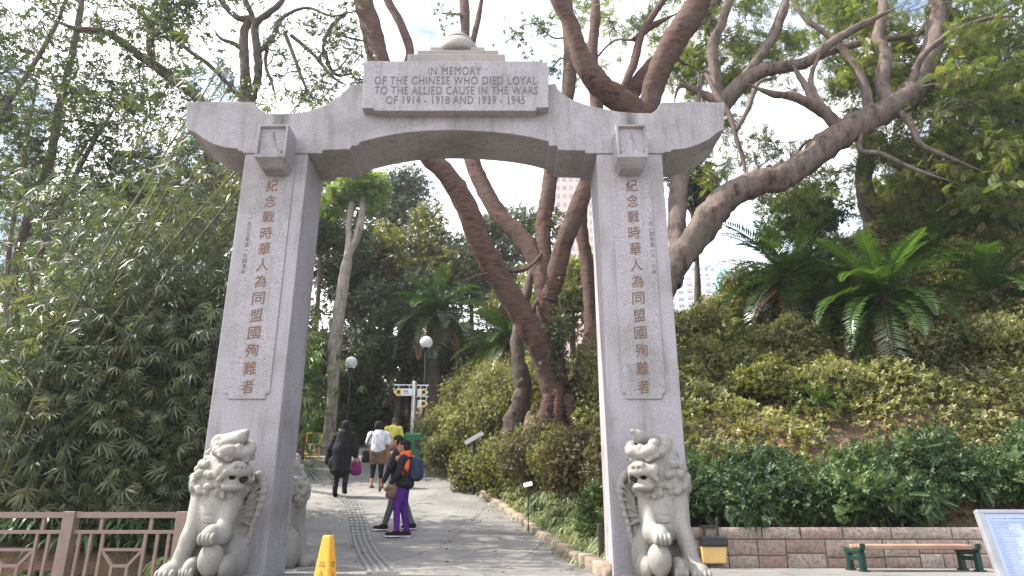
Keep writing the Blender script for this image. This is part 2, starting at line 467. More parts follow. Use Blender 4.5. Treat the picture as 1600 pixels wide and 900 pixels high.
for nm, c in (('black_cloth', (.014, .013, .018)), ('white_cloth', (.62, .64, .72)), ('brown_cloth', (.16, .105, .07)), ('purple_cloth', (.070, .014, .17)),
              ('jacket_cloth', (.018, .02, .026)), ('orange_cloth', (.62, .10, .03)), ('navy_cloth', (.03, .045, .085)), ('grey_cloth', (.10, .105, .12)), ('magenta_cloth', (.18, .018, .11)),
              ('yellow_cloth', (.62, .58, .12)), ('hair', (.014, .010, .009)), ('pale_print_cloth', (.5, .5, .56)), ('tan_cloth', (.2, .11, .09)), ('grey_hair', (.10, .09, .085))): cloth(nm, c)

# leaf materials (random leaf tone through the 'rnd' attribute)
M['l_bamboo'] = leafmat('bamboo_leaves', [(.042, .062, .040), (.072, .095, .056), (.10, .124, .07), (.165, .17, .10)], .3)
M['l_lime'] = leafmat('lime_leaves', [(.06, .11, .02), (.11, .17, .03), (.17, .23, .05)], .42)
M['l_feather'] = leafmat('feathery_leaves', [(.055, .09, .026), (.09, .13, .036), (.135, .165, .05), (.19, .185, .07)], .45)
M['l_dark'] = leafmat('dark_evergreen_leaves', [(.020, .034, .016), (.036, .055, .024), (.06, .082, .038), (.10, .115, .06)], .2, rough=.35, spec=.5)
M['l_mid'] = leafmat('mid_green_leaves', [(.04, .07, .02), (.065, .10, .03), (.10, .135, .045)], .33)
M['l_olive'] = leafmat('olive_leaves', [(.05, .065, .02), (.10, .115, .03), (.155, .16, .04), (.21, .19, .055)], .35)
M['l_azalea'] = leafmat('azalea_leaves', [(.09, .106, .044), (.142, .154, .062), (.21, .212, .09), (.27, .25, .13)], .38)
M['l_brown'] = leafmat('bronze_leaves', [(.065, .045, .028), (.10, .075, .040), (.13, .125, .05), (.19, .15, .08)], .3)
M['l_hedge'] = leafmat('hedge_leaves', [(.020, .046, .018), (.038, .075, .030), (.06, .105, .042), (.12, .16, .07)], .22, rough=.5, spec=.3)
M['l_grass'] = leafmat('striped_grass', [(.11, .15, .06), (.19, .24, .12), (.32, .36, .22), (.5, .52, .4)], .3)
M['l_strap'] = leafmat('strap_leaves', [(.035, .07, .03), (.06, .105, .045), (.10, .15, .07)], .28, rough=.35)
M['l_cycad'] = leafmat('cycad_leaves', [(.020, .05, .014), (.035, .075, .02), (.06, .11, .028)], .22, rough=.28, spec=.6)
M['l_cycad_new'] = leafmat('young_cycad_leaves', [(.045, .09, .028), (.068, .12, .038), (.10, .155, .05)], .42, rough=.35)
M['l_litter'] = leafmat('leaf_litter', [(.12, .05, .03), (.2, .09, .055), (.29, .15, .10)], .1)

def ground_mat():
    m, n, b, o = mat('leafy_soil'); f = noise(n, 3.5, 8, .65); g = noise(n, .5, 4)
    c = ramp(n, f, [(.3, (.045, .028, .018)), (.5, (.12, .068, .042)), (.72, (.24, .13, .085))])
    c = mix(n, ramp(n, g, [(.42, (0, 0, 0)), (.6, (1, 1, 1))]), c, (.05, .052, .022))
    n.links.new(c, b.inputs['Base Color']); b.inputs['Roughness'].default_value = .95; bump(n, b, noise(n, 14, 7, .7), .8, .05); return m
M['soil'] = ground_mat()
def path_mat():
    m, n, b, o = mat('worn_concrete_paving'); f = noise(n, 1.1, 7, .6); fine = noise(n, 60, 4, .7)
    c = ramp(n, f, [(.3, (.10, .096, .093)), (.5, (.155, .15, .145)), (.72, (.22, .208, .195))])
    c = mix(n, ramp(n, fine, [(.35, (0, 0, 0)), (.65, (.35, .35, .35))]), c, (.1, .1, .1))
    t = N(n, 'TexCoord'); mpn = N(n, 'Mapping', Rotation=(0, 0, .17)); n.links.new(t.outputs['Object'], mpn.inputs['Vector'])
    br = N(n, 'TexBrick', Scale=1.0); br.inputs['Mortar Size'].default_value = .012; br.inputs['Brick Width'].default_value = 1.5; br.inputs['Row Height'].default_value = 1.5
    br.offset = .0; br.inputs['Color1'].default_value = (1, 1, 1, 1); br.inputs['Color2'].default_value = (.86, .86, .86, 1); br.inputs['Mortar'].default_value = (.42, .42, .42, 1)
    n.links.new(mpn.outputs['Vector'], br.inputs['Vector']); c = mix(n, 1.0, c, br.outputs['Color'], 'MULTIPLY')
    n.links.new(c, b.inputs['Base Color']); b.inputs['Roughness'].default_value = .8; bump(n, b, fine, .3, .01); return m
M['path'] = path_mat()
def attr_stone(name, cols, speck):
    m, n, b, o = mat(name); a = N(n, 'Attribute', attribute_name='rnd'); c = ramp(n, a.outputs['Fac'], cols)
    f = noise(n, 22, 6, .7); c = mix(n, ramp(n, f, [(.36, (1, 1, 1)), (.6, (0, 0, 0))]), c, speck)
    g = noise(n, 2.5, 5); c = mix(n, ramp(n, g, [(.5, (0, 0, 0)), (.75, (.6, .6, .6))]), c, (.11, .10, .085))
    n.links.new(c, b.inputs['Base Color']); b.inputs['Roughness'].default_value = .9; bump(n, b, noise(n, 45, 6, .7), .7, .02); return m
M['wall_stone'] = attr_stone('rough_pink_granite', [(0, (.30, .20, .165)), (.5, (.36, .29, .245)), (1, (.40, .35, .30))], (.19, .135, .11))
M['kerb_stone'] = attr_stone('kerb_stone', [(0, (.24, .185, .14)), (1, (.36, .29, .23))], (.14, .11, .085))
M['mortar'] = plain('dark_mortar', (.07, .068, .06), .95, 0, .3, 8)
M['bar'] = plain('tactile_bar_steel', (.20, .20, .20), .55, .2, .2, 20)

# ------------------------------------------------------------------ ground
_Y = np.array([-30, 2.6, 5.0, 7, 8.3, 10, 12, 14, 16, 18, 20, 23, 26, 33, 45, 60, 90, 400.])
_Z = np.array([-1.1, -1.1, 0, 0, .03, .09, .25, .68, 1.1, 1.48, 1.86, 2.36, 2.85, 5.3, 9, 12, 16, 40.])
_ys = np.linspace(-30, 400, 8601); _zz = np.interp(_ys, _Y, _Z)
_w = np.hanning(41); _w /= _w.sum(); _zs = np.convolve(np.pad(_zz, 20, mode='edge'), _w, 'valid')
_zs = np.where(_ys < 9, _zz, _zs)
def zp(y): return np.interp(y, _ys, _zs)
_kx = np.convolve(np.pad(np.interp(_ys, [5, 8.3, 12, 14, 17, 19.5, 23, 26, 30, 34, 60], [.86, .80, .50, -.08, -.93, -1.8, -2.9, -3.6, -3.9, -4.0, -4]), 20, mode='edge'), _w, 'valid')
def kx(y): return np.interp(y, _ys, _kx)
def pl(y): return np.interp(y, [5, 7.6, 9, 12, 17, 22, 26, 40], [-3.1, -3.1, -3.6, -4.8, -6.6, -8.6, -10.5, -10.5])
def H(x, y):
    x, y = np.asarray(x, float), np.asarray(y, float); z0 = zp(y)
    d = x - kx(y) - .26; yc = 16.3 + .15 * np.clip(x - 5, 0, 9); ye = np.minimum(y, yc) + .03 * np.maximum(y - yc, 0)
    Hr = .36 + (.75 + .07 * np.clip(x - 3, 0, 8)) * 10 * (1 - np.exp(-np.maximum(0, ye - 9.75) / 8))
    s = 1 - np.exp(-np.maximum(d, 0) / 1.8)
    right = z0 + s * np.maximum(Hr - z0, 0) + .1 * np.clip(d / .3, 0, 1) * (y > 7.4)
    z = np.where(d > 0, right, z0)
    z = np.where((x > 1.45) & (y < 9.31), np.minimum(z0, 0), z)
    d2 = pl(y) - x
    z = np.where(d2 > 0, z0 + .12 * np.clip(d2, 0, 1) * (y > 9) + .05 * np.maximum(d2 - 1, 0) * (y > 9) - .5 * np.clip(d2 / .4, 0, 1) * (y <= 9) * (y > 4.8), z)
    return z
xs = np.unique(np.concatenate([np.linspace(-260, -20, 25), np.linspace(-20, -6, 41), np.linspace(-6, 3, 91), np.linspace(3, 16, 45), np.linspace(16, 260, 25), [1.43, 1.47]]))
ys = np.unique(np.concatenate([np.linspace(-30, 5, 36), np.linspace(5, 30, 168), np.linspace(30, 400, 75), [9.29, 9.32]]))
GX, GY = np.meshgrid(xs, ys, indexing='ij'); GZ = H(GX, GY)
nx, ny = GX.shape; ii, jj = np.meshgrid(np.arange(nx-1), np.arange(ny-1), indexing='ij')
GF = np.stack([ii*ny+jj, (ii+1)*ny+jj, (ii+1)*ny+jj+1, ii*ny+jj+1], -1).reshape(-1, 4)
g = link('ground', np_mesh('ground', np.stack([GX, GY, GZ], -1).reshape(-1, 3), [GF]), M['soil'], smooth=True)
tag(g, 'brown leafy soil under the planting', kind='structure')

def ribbon(name, yy, fl, fr, dz, m, nxs=14, hz=None):
    V = []; 
    for y in yy:
        for t in np.linspace(0, 1, nxs): x = fl(y)*(1-t) + fr(y)*t; V.append((x, y, (float(hz(x, y)) if hz else float(zp(y))) + dz))
    a, b = np.meshgrid(np.arange(len(yy)-1), np.arange(nxs-1), indexing='ij')
    Fq = np.stack([a*nxs+b, a*nxs+b+1, (a+1)*nxs+b+1, (a+1)*nxs+b], -1).reshape(-1, 4)
    return link(name, np_mesh(name, V, [Fq]), m, smooth=True)
pth = ribbon('path', np.linspace(4.9, 26.3, 130), pl, lambda y: kx(y) + .1, .016, M['path'])
tag(pth, 'grey concrete path climbing through the gate', kind='structure')
up = ribbon('path', np.linspace(26.31, 34, 40), lambda y: -6.6 + (y-26)*.16, lambda y: float(kx(y)) + .1, .018, M['path'])
tag(up, 'sunlit ramp climbing away behind the signpost', kind='structure')
fc = ribbon('pavement', [4.9, 6, 7, 8, 9.0], lambda y: 1.0, lambda y: 14.0, .008, M['path'], 20, hz=lambda x, y: 0)
tag(fc, 'paved forecourt in front of the stone wall', kind='structure')
st = MB()
for i in range(7): st.box(-4.5, 6, 2.5 + .34*i, 4.95, -1.2 + (0 if i == 0 else .15*i - .02), -1.1 + .157*(i+1) - .003)
stp = st.build('steps', M['concrete']); tag(stp, 'stone steps rising to the gate', kind='structure')

# kerb of separate rough stones along the right edge of the path
def kerb():
    V = []; Fc = []; r = []; y = 7.2; g = np.random.default_rng(5)
    while y < 26:
        L = g.uniform(.42, .62); y1 = y + L - .02; a = np.array([kx(y), y]); b = np.array([kx(y1), y1])
        t = (b - a) / np.linalg.norm(b - a); nrm = np.array([t[1], -t[0]]); w = .17; h = .12 + g.uniform(-.015, .02); rd = g.random(); c = .018
        for (p, q, e) in ((a, 0, 0), (b, 1, 0)):
            pass
        base = len(V)
        for s, z in ((0, -.06), (0, h-c), (c, h), (w-c, h), (w, h-c), (w, -.06)):
            for p, k in ((a, c*.3), (b, -c*.3)):
                xy = p + nrm * (s + g.uniform(-.008, .008)) + t * k; V.append((xy[0], xy[1], float(zp(p[1])) + z + g.uniform(-.004, .004))); r.append(rd)
        for i in range(5): Fc.append((base+2*i, base+2*i+1, base+2*i+3, base+2*i+2))
        Fc.append((base, base+2, base+4, base+6)); Fc.append((base, base+6, base+8, base+10)); Fc.append((base+1, base+7, base+5, base+3)); Fc.append((base+1, base+11, base+9, base+7))
        y += L
    o = link('kerb', np_mesh('kerb', V, [np.array(Fc)], r), M['kerb_stone']); tag(o, 'row of rough stones edging the path', kind='structure')
kerb()

# tactile strip of short raised bars
def tact_x(y): return np.interp(y, [7.4, 8.3, 11, 13.4, 15.2, 16.2, 17.3], [-1.25, -1.456, -2.14, -2.77, -3.3, -3.75, -5.2])
ribbon('tactile_base', np.linspace(7.5, 17.2, 60), lambda y: float(tact_x(y)) - .17, lambda y: float(tact_x(y)) + .17, .021, plain('dark_tactile_base', (.075, .075, .077), .7), 3)
tag(bpy.data.objects['tactile_base'], 'dark base strip under the tactile bars', 'tactile strip', kind='structure')
tb = MB(); yv = 7.6
while yv < 17.2:
    a = Vector((float(tact_x(yv)), yv, 0)); b = Vector((float(tact_x(yv+.1)), yv+.1, 0)); t = (b-a).normalized(); nrm = Vector((t.y, -t.x, 0)); L = .17
    z0, z1 = float(zp(yv)) + .026, float(zp(yv + L*t.y)) + .026
    for k in (-1.5, -.5, .5, 1.5):
        o0 = a + nrm * k * .085
        tb.bar((o0.x, o0.y, z0), (o0.x + t.x*L, o0.y + t.y*L, z1),   .034, .014, up=(0, 0, 1))
    yv += .25 * t.y + .004
ts = tb.build('tactile_strip', M['bar']); tag(ts, 'strip of short raised tactile bars down the path', 'tactile strip', kind='structure')

# ------------------------------------------------------------------ memorial gate
GY0, GY1 = 7.0, 7.65
gate = empty('memorial_gate', (-.67, 7.3, 0))
tag(gate, 'pale granite memorial gateway with a curved lintel, spanning the path', 'gate')
def adopt(o, par):                                 # parent, keeping the place
    o.parent = par; bpy.context.view_layer.update(); o.matrix_parent_inverse = par.matrix_world.inverted(); return o
def Q(px, py, Y=GY0): p = P(px, py, Y); return (p.x, p.z)
ZT = P(800, 240, GY0).z
pill = []
for x0, x1 in ((-3.0, -2.29), (.95, 1.685)):
    p = MB().box(x0, x1, GY0, GY1, -.05, ZT - .004).build('pillar', M['granite'], bevel=.012); adopt(p, gate); pill.append(p)
top_l = [(292,160),(340,159.5),(398,160),(401,166),(408,173),(418,178),(440,178.5),(470,176.5),(490,172),(510,164),(530,151),(545,137),(546,133),(566,132)]
top_r = [(856,132),(869,133),(871,139),(880,148),(893,156),(912,163),(935,169),(965,175),(995,177.5),(1018,178),(1026,172),(1032,162),(1036,160),(1085,160),(1132,161)]
bot = [(1131,203),(1122,207),(1108,218),(1090,227),(1070,233),(1049,235),(1048,238),(1038,238),(1037,240.2),(915,240.2),(914,236),(872,235),(871,229),(858,228.5),(857,222),(830,215),(800,210),(765,206.5),(730,204.5),(700,204),(665,205),(632,208),(600,213.5),(575,219.5),(562,223),(560,228),(549,229),(547,234),(505,235),(503,240.2),(381,240.2),(379,237),(373,236.5),(371,233),(352,231),(334,226),(318,217),(304,207),(292,203)]
lp = [Q(*p) for p in top_l + top_r + bot]
lint = MB().prism(lp, GY0 - .012, GY1).build('lintel', M['granite_lintel'], bevel=.006, seg=1); adopt(lint, gate)
# inscription slab with notched lower corners, its stepped cap and finial
def slab(y0, y1, pts, name, m='granite'): o = MB().prism([Q(*p, y0) for p in pts], y0, y1).build(name, M[m], bevel=.008); adopt(o, gate); return o
slab(6.86, 7.02, [(568,97),(574,97),(574,95.5),(846,95.5),(846,97),(855,97.5),(855,103),(857.5,104),(857,168),(838,168),(838,173),(584,173),(584,169),(566,169)], 'inscription_slab')
cx = P(712, 90, 7.3).x
def step(px0, px1, py0, py1, y0, y1, nm='cap_step'):
    a = P(px0, py0, y0); b = P(px1, py1, y0)
    o = MB().box(a.x, b.x, y0, y1, b.z, a.z).build(nm, M['granite_old'], bevel=.01); adopt(o, gate)
step(574, 846, 95.0, 132, 7.03, 7.6)
step(637, 789, 84, 96, 6.97, 7.62); step(652, 779, 78, 85, 7.03, 7.56); step(672, 757, 73, 79, 7.09, 7.5)
zc = P(716, 75, 7.12).z
fin = MB().lathe([(.27, -.04), (.275, .02), (.265, .07), (.235, .13), (.19, .18), (.175, .19), (.185, .2), (.17, .235), (.13, .275), (.085, .305), (.06, .325), (.04, .37), (.0, .40)], (P(716, 75, 7.3).x, 7.3, zc), 36).build('finial', M['granite_old'], smooth=True); adopt(fin, gate)
# carved corbels on the pillars
def corbel(pxc, lbl):
    X = P(pxc, 225, 6.75).x; w = .165; zt, zb = P(800, 197, 6.72).z, P(800, 246, 6.7).z; hh = zt - zb
    n = 40; V = []; 
    us = np.linspace(-1, 1, n+1); vs = np.linspace(0, 1, n+1)
    for v in vs:
        for u in us:
            d = .30
            if abs(u) < .84 and v < .95 and v > .0:
                hw = .84 * max(0, (1 - (v - .10) / .72)) ** 1.7 if v > .10 else .84
                rec = .07
                if v < .06: rec = 0
                elif v < .14: rec = .012
                elif v < .24 and abs(u) < .70: rec = .024
                elif abs(u) < hw * .8: rec = .03 + .03 * abs(u) / max(hw, .01)
                d -= rec * .6
            V.append((X + u * w, GY0 - .012 - d, zb + v * hh))
    m = n + 1; Fq = [(j*m+i, j*m+i+1, (j+1)*m+i+1, (j+1)*m+i) for j in range(n) for i in range(n)]
    b = MB().add(V, Fq)
    y0, y1 = GY0 - .012 - .30, GY0 - .01
    b.add([(X-w, y0, zb), (X+w, y0, zb), (X+w, y0, zt), (X-w, y0, zt), (X-w, y1, zb-.0), (X+w, y1, zb), (X+w, y1, zt), (X-w, y1, zt)], [(0,3,7,4), (1,5,6,2), (3,2,6,7)])
    b.add([(X-w, y0, zb), (X+w, y0, zb), (X+w*.72, y0+.12, zb-.075), (X-w*.72, y0+.12, zb-.075), (X-w, y1, zb), (X+w, y1, zb), (X+w*.72, y1, zb-.075), (X-w*.72, y1, zb-.075)], [(0,3,2,1), (0,4,7,3), (1,2,6,5), (3,7,6,2)])
    o = b.build('corbel', M['granite']); adopt(o, gate)
corbel(427, 'l'); corbel(986, 'r')

def text(name, body, m, par, x0, x1, z0, z1, y, weight=0., tilt=0., ls=1., sp=1., align='CENTER', fit_x=True):
    cu = bpy.data.curves.new(name, 'FONT'); cu.body = body; cu.size = .2; cu.align_x = align; cu.offset = weight; cu.extrude = .006
    cu.space_line = ls; cu.space_character = sp; cu.resolution_u = 4
    o = bpy.data.objects.new(name, cu); col.objects.link(o); bpy.context.view_layer.update()
    me = bpy.data.meshes.new_from_object(o.evaluated_get(bpy.context.evaluated_depsgraph_get())); bpy.data.objects.remove(o); bpy.data.curves.remove(cu)
    v = np.zeros(len(me.vertices) * 3); me.vertices.foreach_get('co', v); v = v.reshape(-1, 3)
    v[:, 1] += tilt * v[:, 0]
    lo, hi = v.min(0), v.max(0)
    X = x0 + (v[:, 0] - lo[0]) / (hi[0] - lo[0]) * (x1 - x0); Z = z0 + (v[:, 1] - lo[1]) / (hi[1] - lo[1]) * (z1 - z0)
    me.vertices.foreach_set('co', np.stack([X, y - v[:, 2] * .4, Z], -1).ravel()); me.update()
    ob = link(name, me, m); 
    if par is not None: adopt(ob, par)
    return ob
LINES = [('IN MEMORY', 669, 752, 104.5, 117), ('OF THE CHINESE WHO DIED LOYAL', 585, 839, 119.5, 132), ('TO THE ALLIED CAUSE IN THE WARS', 585, 840, 135, 147.5), ('OF 1914 - 1918 AND 1939 - 1945', 603, 820, 150, 162.5)]
for bdy, a, b, t, u in LINES:
    p, q = P(a, u, 6.86), P(b, t, 6.86); text('lettering', bdy, M['ink'], gate, p.x, q.x, p.z, q.z, 6.858, weight=-.0005, sp=1.12)
def panel(x0, x1, pil, small, sside):
    zb = P(800, 615, 6.99).z; zt = ZT - .16; zn = zb - .055
    pts = [(x0, zb), (x0 + .035, zb), (x0 + .035, zn), (x1 - .035, zn), (x1 - .035, zb), (x1, zb), (x1, zt), (x0, zt)]
    o = MB().prism(pts, GY0 - .018, GY0 + .01).build('inscription_panel', M['granite'], bevel=.005, seg=1); adopt(o, pil)
    xc = (x0 + x1) / 2; z1 = P(800, 281, 6.98).z; z0 = P(800, 618, 6.98).z
    n = 13; stp = (z1 - z0) / (n - .12)
    for i, ch in enumerate('紀念戰時華人為同盟國殉難者'):
        hgt = stp * .80; zz = z1 - i * stp
        w = .125 if ch != '人' else .13
        text('lettering', ch, M['gold'], o, xc - w/2, xc + w/2, zz - hgt, zz, GY0 - .019, weight=0, tilt=.13)
    zs1, zs0 = P(800, 338, 6.99).z, P(800, 430, 6.99).z; stp = (zs1 - zs0) / len(small); xs_ = x0 + .03 if sside < 0 else x1 - .03
    for i, ch in enumerate(small):
        zz = zs1 - i * stp; flat = ch == '一'
        text('small_lettering', ch, M['ink'], o, xs_ - .022, xs_ + .022, zz - stp*(.5 if flat else .85), zz - stp*(.4 if flat else 0), GY0 - .019, weight=0, tilt=.12)
panel(-2.87, -2.42, pill[0], '一九三九年至一九四五年', -1)
panel(1.10, 1.535, pill[1], '一九一四年至一九一八年', 1)


hz = MB().box(-75, 75, -35, 175, -6, 62).build('haze', None)  # haze volume added to lift the dark tones, like veiling glare
tag(hz, 'thin pale haze added to lift the dark tones', kind='stuff')
hm = bpy.data.materials.new('added_haze'); hm.use_nodes = True; hn = hm.node_tree; hn.nodes.clear()
ho = hn.nodes.new('ShaderNodeOutputMaterial'); hv = hn.nodes.new('ShaderNodeVolumePrincipled'); hv.inputs['Color'].default_value = (.92, .94, 1, 1); hv.inputs['Density'].default_value = .0007; hv.inputs['Anisotropy'].default_value = .4
hn.links.new(hv.outputs[0], ho.inputs['Volume']); hz.data.materials.append(hm)
# ------------------------------------------------------------------ trees
def limb_pts(pts, per=6):
    w = []
    for q in pts:
        p = P(q[0], q[1], q[2]); w.append((p.x, p.y, p.z, q[3] * mpp(p)))
    d = catmull(w, per); return d[:, :3], np.maximum(d[:, 3] * .84, .004)
def add_limb(T, pts, n=12, rough=.07, seed=0, wob=.0):
    p, r = limb_pts(pts); g = np.random.default_rng(seed + 11)
    if wob:
        j = g.standard_normal(p.shape) * (r * wob)[:, None]; j[0] = 0; p = p + j
    if len(r) > 12: r[-6:] *= np.array([.92, .82, .7, .55, .38, .18])
    T.add(p, r, n, rough, seed); return p, r
def ground_limb(T, base, n=12, **k): return add_limb(T, base, n, **k)
def root_flare(T, x, y, r, z=None, n=6, seed=0):
    g = np.random.default_rng(seed); z = float(H(x, y)) if z is None else z
    for i in range(n):
        a = i * 2*math.pi/n + g.uniform(-.3, .3); e = r * g.uniform(2.0, 2.8)
        p = [(x + math.cos(a)*r*.35, y + math.sin(a)*r*.35, z + r*2.2), (x + math.cos(a)*r*.85, y + math.sin(a)*r*.85, z + r*.7), (x + math.cos(a)*e, y + math.sin(a)*e, float(H(x + math.cos(a)*e, y + math.sin(a)*e)) - r*.15)]
        d = catmull(p, 5); T.add(d, np.linspace(r*.42, r*.12, len(d)), 7, .1, i)
def nearest(T, c):
    best = None
    for li, (p, r) in enumerate(T.lines):
        d = np.linalg.norm(p - c, axis=1) + 2.0 * np.maximum(0, p[:, 2] - c[2]) * .15; i = int(d.argmin())
        if best is None or d[i] < best[0]: best = (d[i], p[i], r[i])
    return best
def branch_to(T, c, g, rmax=.05, sub=5, R0=1.0):
    """a bent branch from the nearest limb to clump centre c plus a few twigs inside the clump"""
    d, p0, r0 = nearest(T, c); c = np.asarray(c); v = c - p0; L = np.linalg.norm(v)
    m1 = p0 + v*.35 + g.standard_normal(3)*L*.10 + np.array([0, 0, L*.05]); m2 = p0 + v*.7 + g.standard_normal(3)*L*.10
    pp = catmull([p0, m1, m2, c], 5); ra = min(rmax, r0*.6, .012 + L*.016); T.add(pp, np.linspace(ra, .009, len(pp)), 6, .06, int(L*100))
    tips = []
    for i in range(sub):
        o = pp[int(g.integers(len(pp)//2, len(pp)))]; e = o + g.standard_normal(3) * R0 * np.array([.65, .65, .4]); m = (o+e)/2 + g.standard_normal(3)*R0*.13
        tp = catmull([o, m, e], 4); tips.append(tp); T.lines.pop() if False else None
        V, Fq = tube_np(tp, np.linspace(.014, .005, len(tp)), 4, 0); T.V.append(V); T.F.append(Fq + T.n); T.n += len(V)
    return tips
TS = {'sprig': t_sprig(7, .5, .22), 'sprig2': t_sprig(6, .55, .27, np.random.default_rng(8)), 'feather': t_pinnate(11, 1.0, .36, .075), 'bamboo': t_bamboo(6), 'bamboo2': t_bamboo(5, 9), 'blade': t_blade(), 'broad': t_blade(4, .11, .9)}
def hang_dirs(n, out, down=.5, spread=.7):
    return unit(out + rng.standard_normal((n, 3)) * spread + np.array([0, 0, -down]))
def clump(Lv, c, r, n, kind, size, down=.2, shell=.6, flat=False):
    pos, d = ball_pts(c, r, n, shell)
    if flat: d = d * np.array([1, 1, .25])
    f = hang_dirs(n, d, down); up = unit(rng.standard_normal((n, 3)) * .45 + np.array([0, 0, 1.0]))
    Lv.add(TS[kind], pos, f, up, size * rng.uniform(.65, 1.25, n)); return Lv
def clump_tips(Lv, tips, n, kind, size, down=.2, jit=.12):
    P0 = []; D = []
    for t in tips:
        k = max(1, n // len(tips)); i = rng.uniform(.2, 1, k) * (len(t) - 1); a = np.floor(i).astype(int).clip(0, len(t)-2)
        P0.append(t[a] + (t[a+1] - t[a]) * (i - a)[:, None] + rng.standard_normal((k, 3)) * jit); D.append(unit(t[a+1] - t[a]) * .5)
    pos = np.vstack(P0); d = np.vstack(D); f = hang_dirs(len(pos), d, down, .6)
    Lv.add(TS[kind], pos, f, unit(rng.standard_normal((len(pos), 3))*.45 + np.array([0, 0, 1.0])), size * rng.uniform(.65, 1.25, len(pos)))
def new_tree(name, x, y, label, cat='tree', group=None):
    return tag(empty(name, (x, y, float(H(x, y)))), label, cat, group)
def finish(t, T, Lv, bm, lm, crown='crown', trunk='trunk'):
    if T is not None and T.V: adopt(T.build(trunk, bm), t)
    if Lv is not None and Lv.V: adopt(Lv.build(crown, lm), t)

# --- the many-stemmed red-barked tree behind the gate
def tree_red():
    b = P(872, 668, 14.6); T = Tubes(); t = new_tree('banyan_tree', b.x, b.y, 'big red-barked tree whose several stems spread from one ivy-covered base, seen through the gate')
    add_limb(T, [(874,690,14.6,36),(873,650,14.6,29),(868,610,14.6,27),(862,575,14.6,26),(858,530,14.6,22),(854,480,14.6,20),(851,435,14.6,19),(850,400,14.7,15),(849,350,14.8,14),(855,310,14.9,14),(862,265,15,14),(874,205,15.2,13),(888,140,15.5,13),(890,70,15.7,12),(884,0,16,12),(880,-60,16.2,11)], 16, .07, 1)
    add_limb(T, [(868,640,14.5,22),(860,580,14.45,26),(846,545,14.3,25),(818,495,14.2,22),(780,435,14.1,21),(750,380,14.0,21),(729,325,13.9,20),(703,278,13.9,19),(672,245,13.9,18),(636,205,14,18),(606,150,14.1,19),(592,95,14.2,20),(580,45,14.3,19),(567,0,14.4,18),(556,-60,14.5,17)], 16, .06, 2)
    add_limb(T, [(852,470,14.6,16),(843,415,14.7,17),(815,372,14.9,17),(780,335,15.1,16),(754,290,15.3,15),(737,250,15.5,15),(728,200,15.7,13),(724,130,15.9,10),(727,60,16.1,9),(725,0,16.3,9),(718,-50,16.5,8)], 12, .06, 3)
    add_limb(T, [(856,470,14.5,17),(868,430,14.45,18),(879,385,14.4,17),(899,335,14.3,17),(917,285,14.3,15),(926,240,14.3,13),(935,190,14.4,12),(925,100,14.5,11),(930,30,14.6,10),(932,-40,14.7,9)], 12, .06, 4)
    add_limb(T, [(606,150,14.1,10),(640,90,14.3,8),(627,40,14.5,8),(606,0,14.6,8),(596,-40,14.7,7)], 8, .05, 5)
    add_limb(T, [(727,130,15.9,6),(738,70,16,6),(748,25,16.1,5.5),(757,-30,16.2,5)], 8, .05, 6)
    add_limb(T, [(845,460,14.6,4),(825,500,14.2,4.5),(838,525,14.2,4),(872,545,14.3,4)], 6, .05, 7)
    add_limb(T, [(850,392,14.6,3.2),(826,418,14.3,3.5),(795,425,14.1,3),(750,430,13.9,2.5),(706,448,13.7,1.5)], 6, .05, 8)
    for q in ([(860,620),(850,655),(846,684)], [(885,620),(896,655),(904,688)], [(872,600),(870,650),(872,690)]):
        add_limb(T, [(q[0][0],q[0][1],14.35,14),(q[1][0],q[1][1],14.25,13),(q[2][0],q[2][1],14.2,15)], 9, .1, q[0][0])
    Lv = Leaves(); g = np.random.default_rng(3)
    for (px, py, Y, r) in ((545,-40,14.5,.9),(600,-60,14.5,.9),(880,-70,16.2,.9),(520,60,14,.6),(545,120,14,.5),(500,150,14,.55),(690,20,16,.4),(815,40,15.5,.6),(840,95,15.5,.45),(470,40,14,.6),(800,60,16,.5)):
        c = np.array(P(px, py, Y)); tips = branch_to(T, c, g, .05, 7, r); clump_tips(Lv, tips, int(110*r), 'sprig', .16, .3)
    finish(t, T, Lv, M['bark_red'], M['l_mid'])
    iv = Leaves()                                    # ivy on the base of the trunk
    pos = np.array(P(866, 545, 14.4)) + rng.standard_normal((420, 3)) * np.array([.13, .22, .45]); iv.add(TS['sprig2'], pos, unit(rng.standard_normal((420, 3)) + np.array([0, -.8, .2])), rdirs(420), .13)
    adopt(iv.build('ivy', M['l_dark']), t)
tree_red()

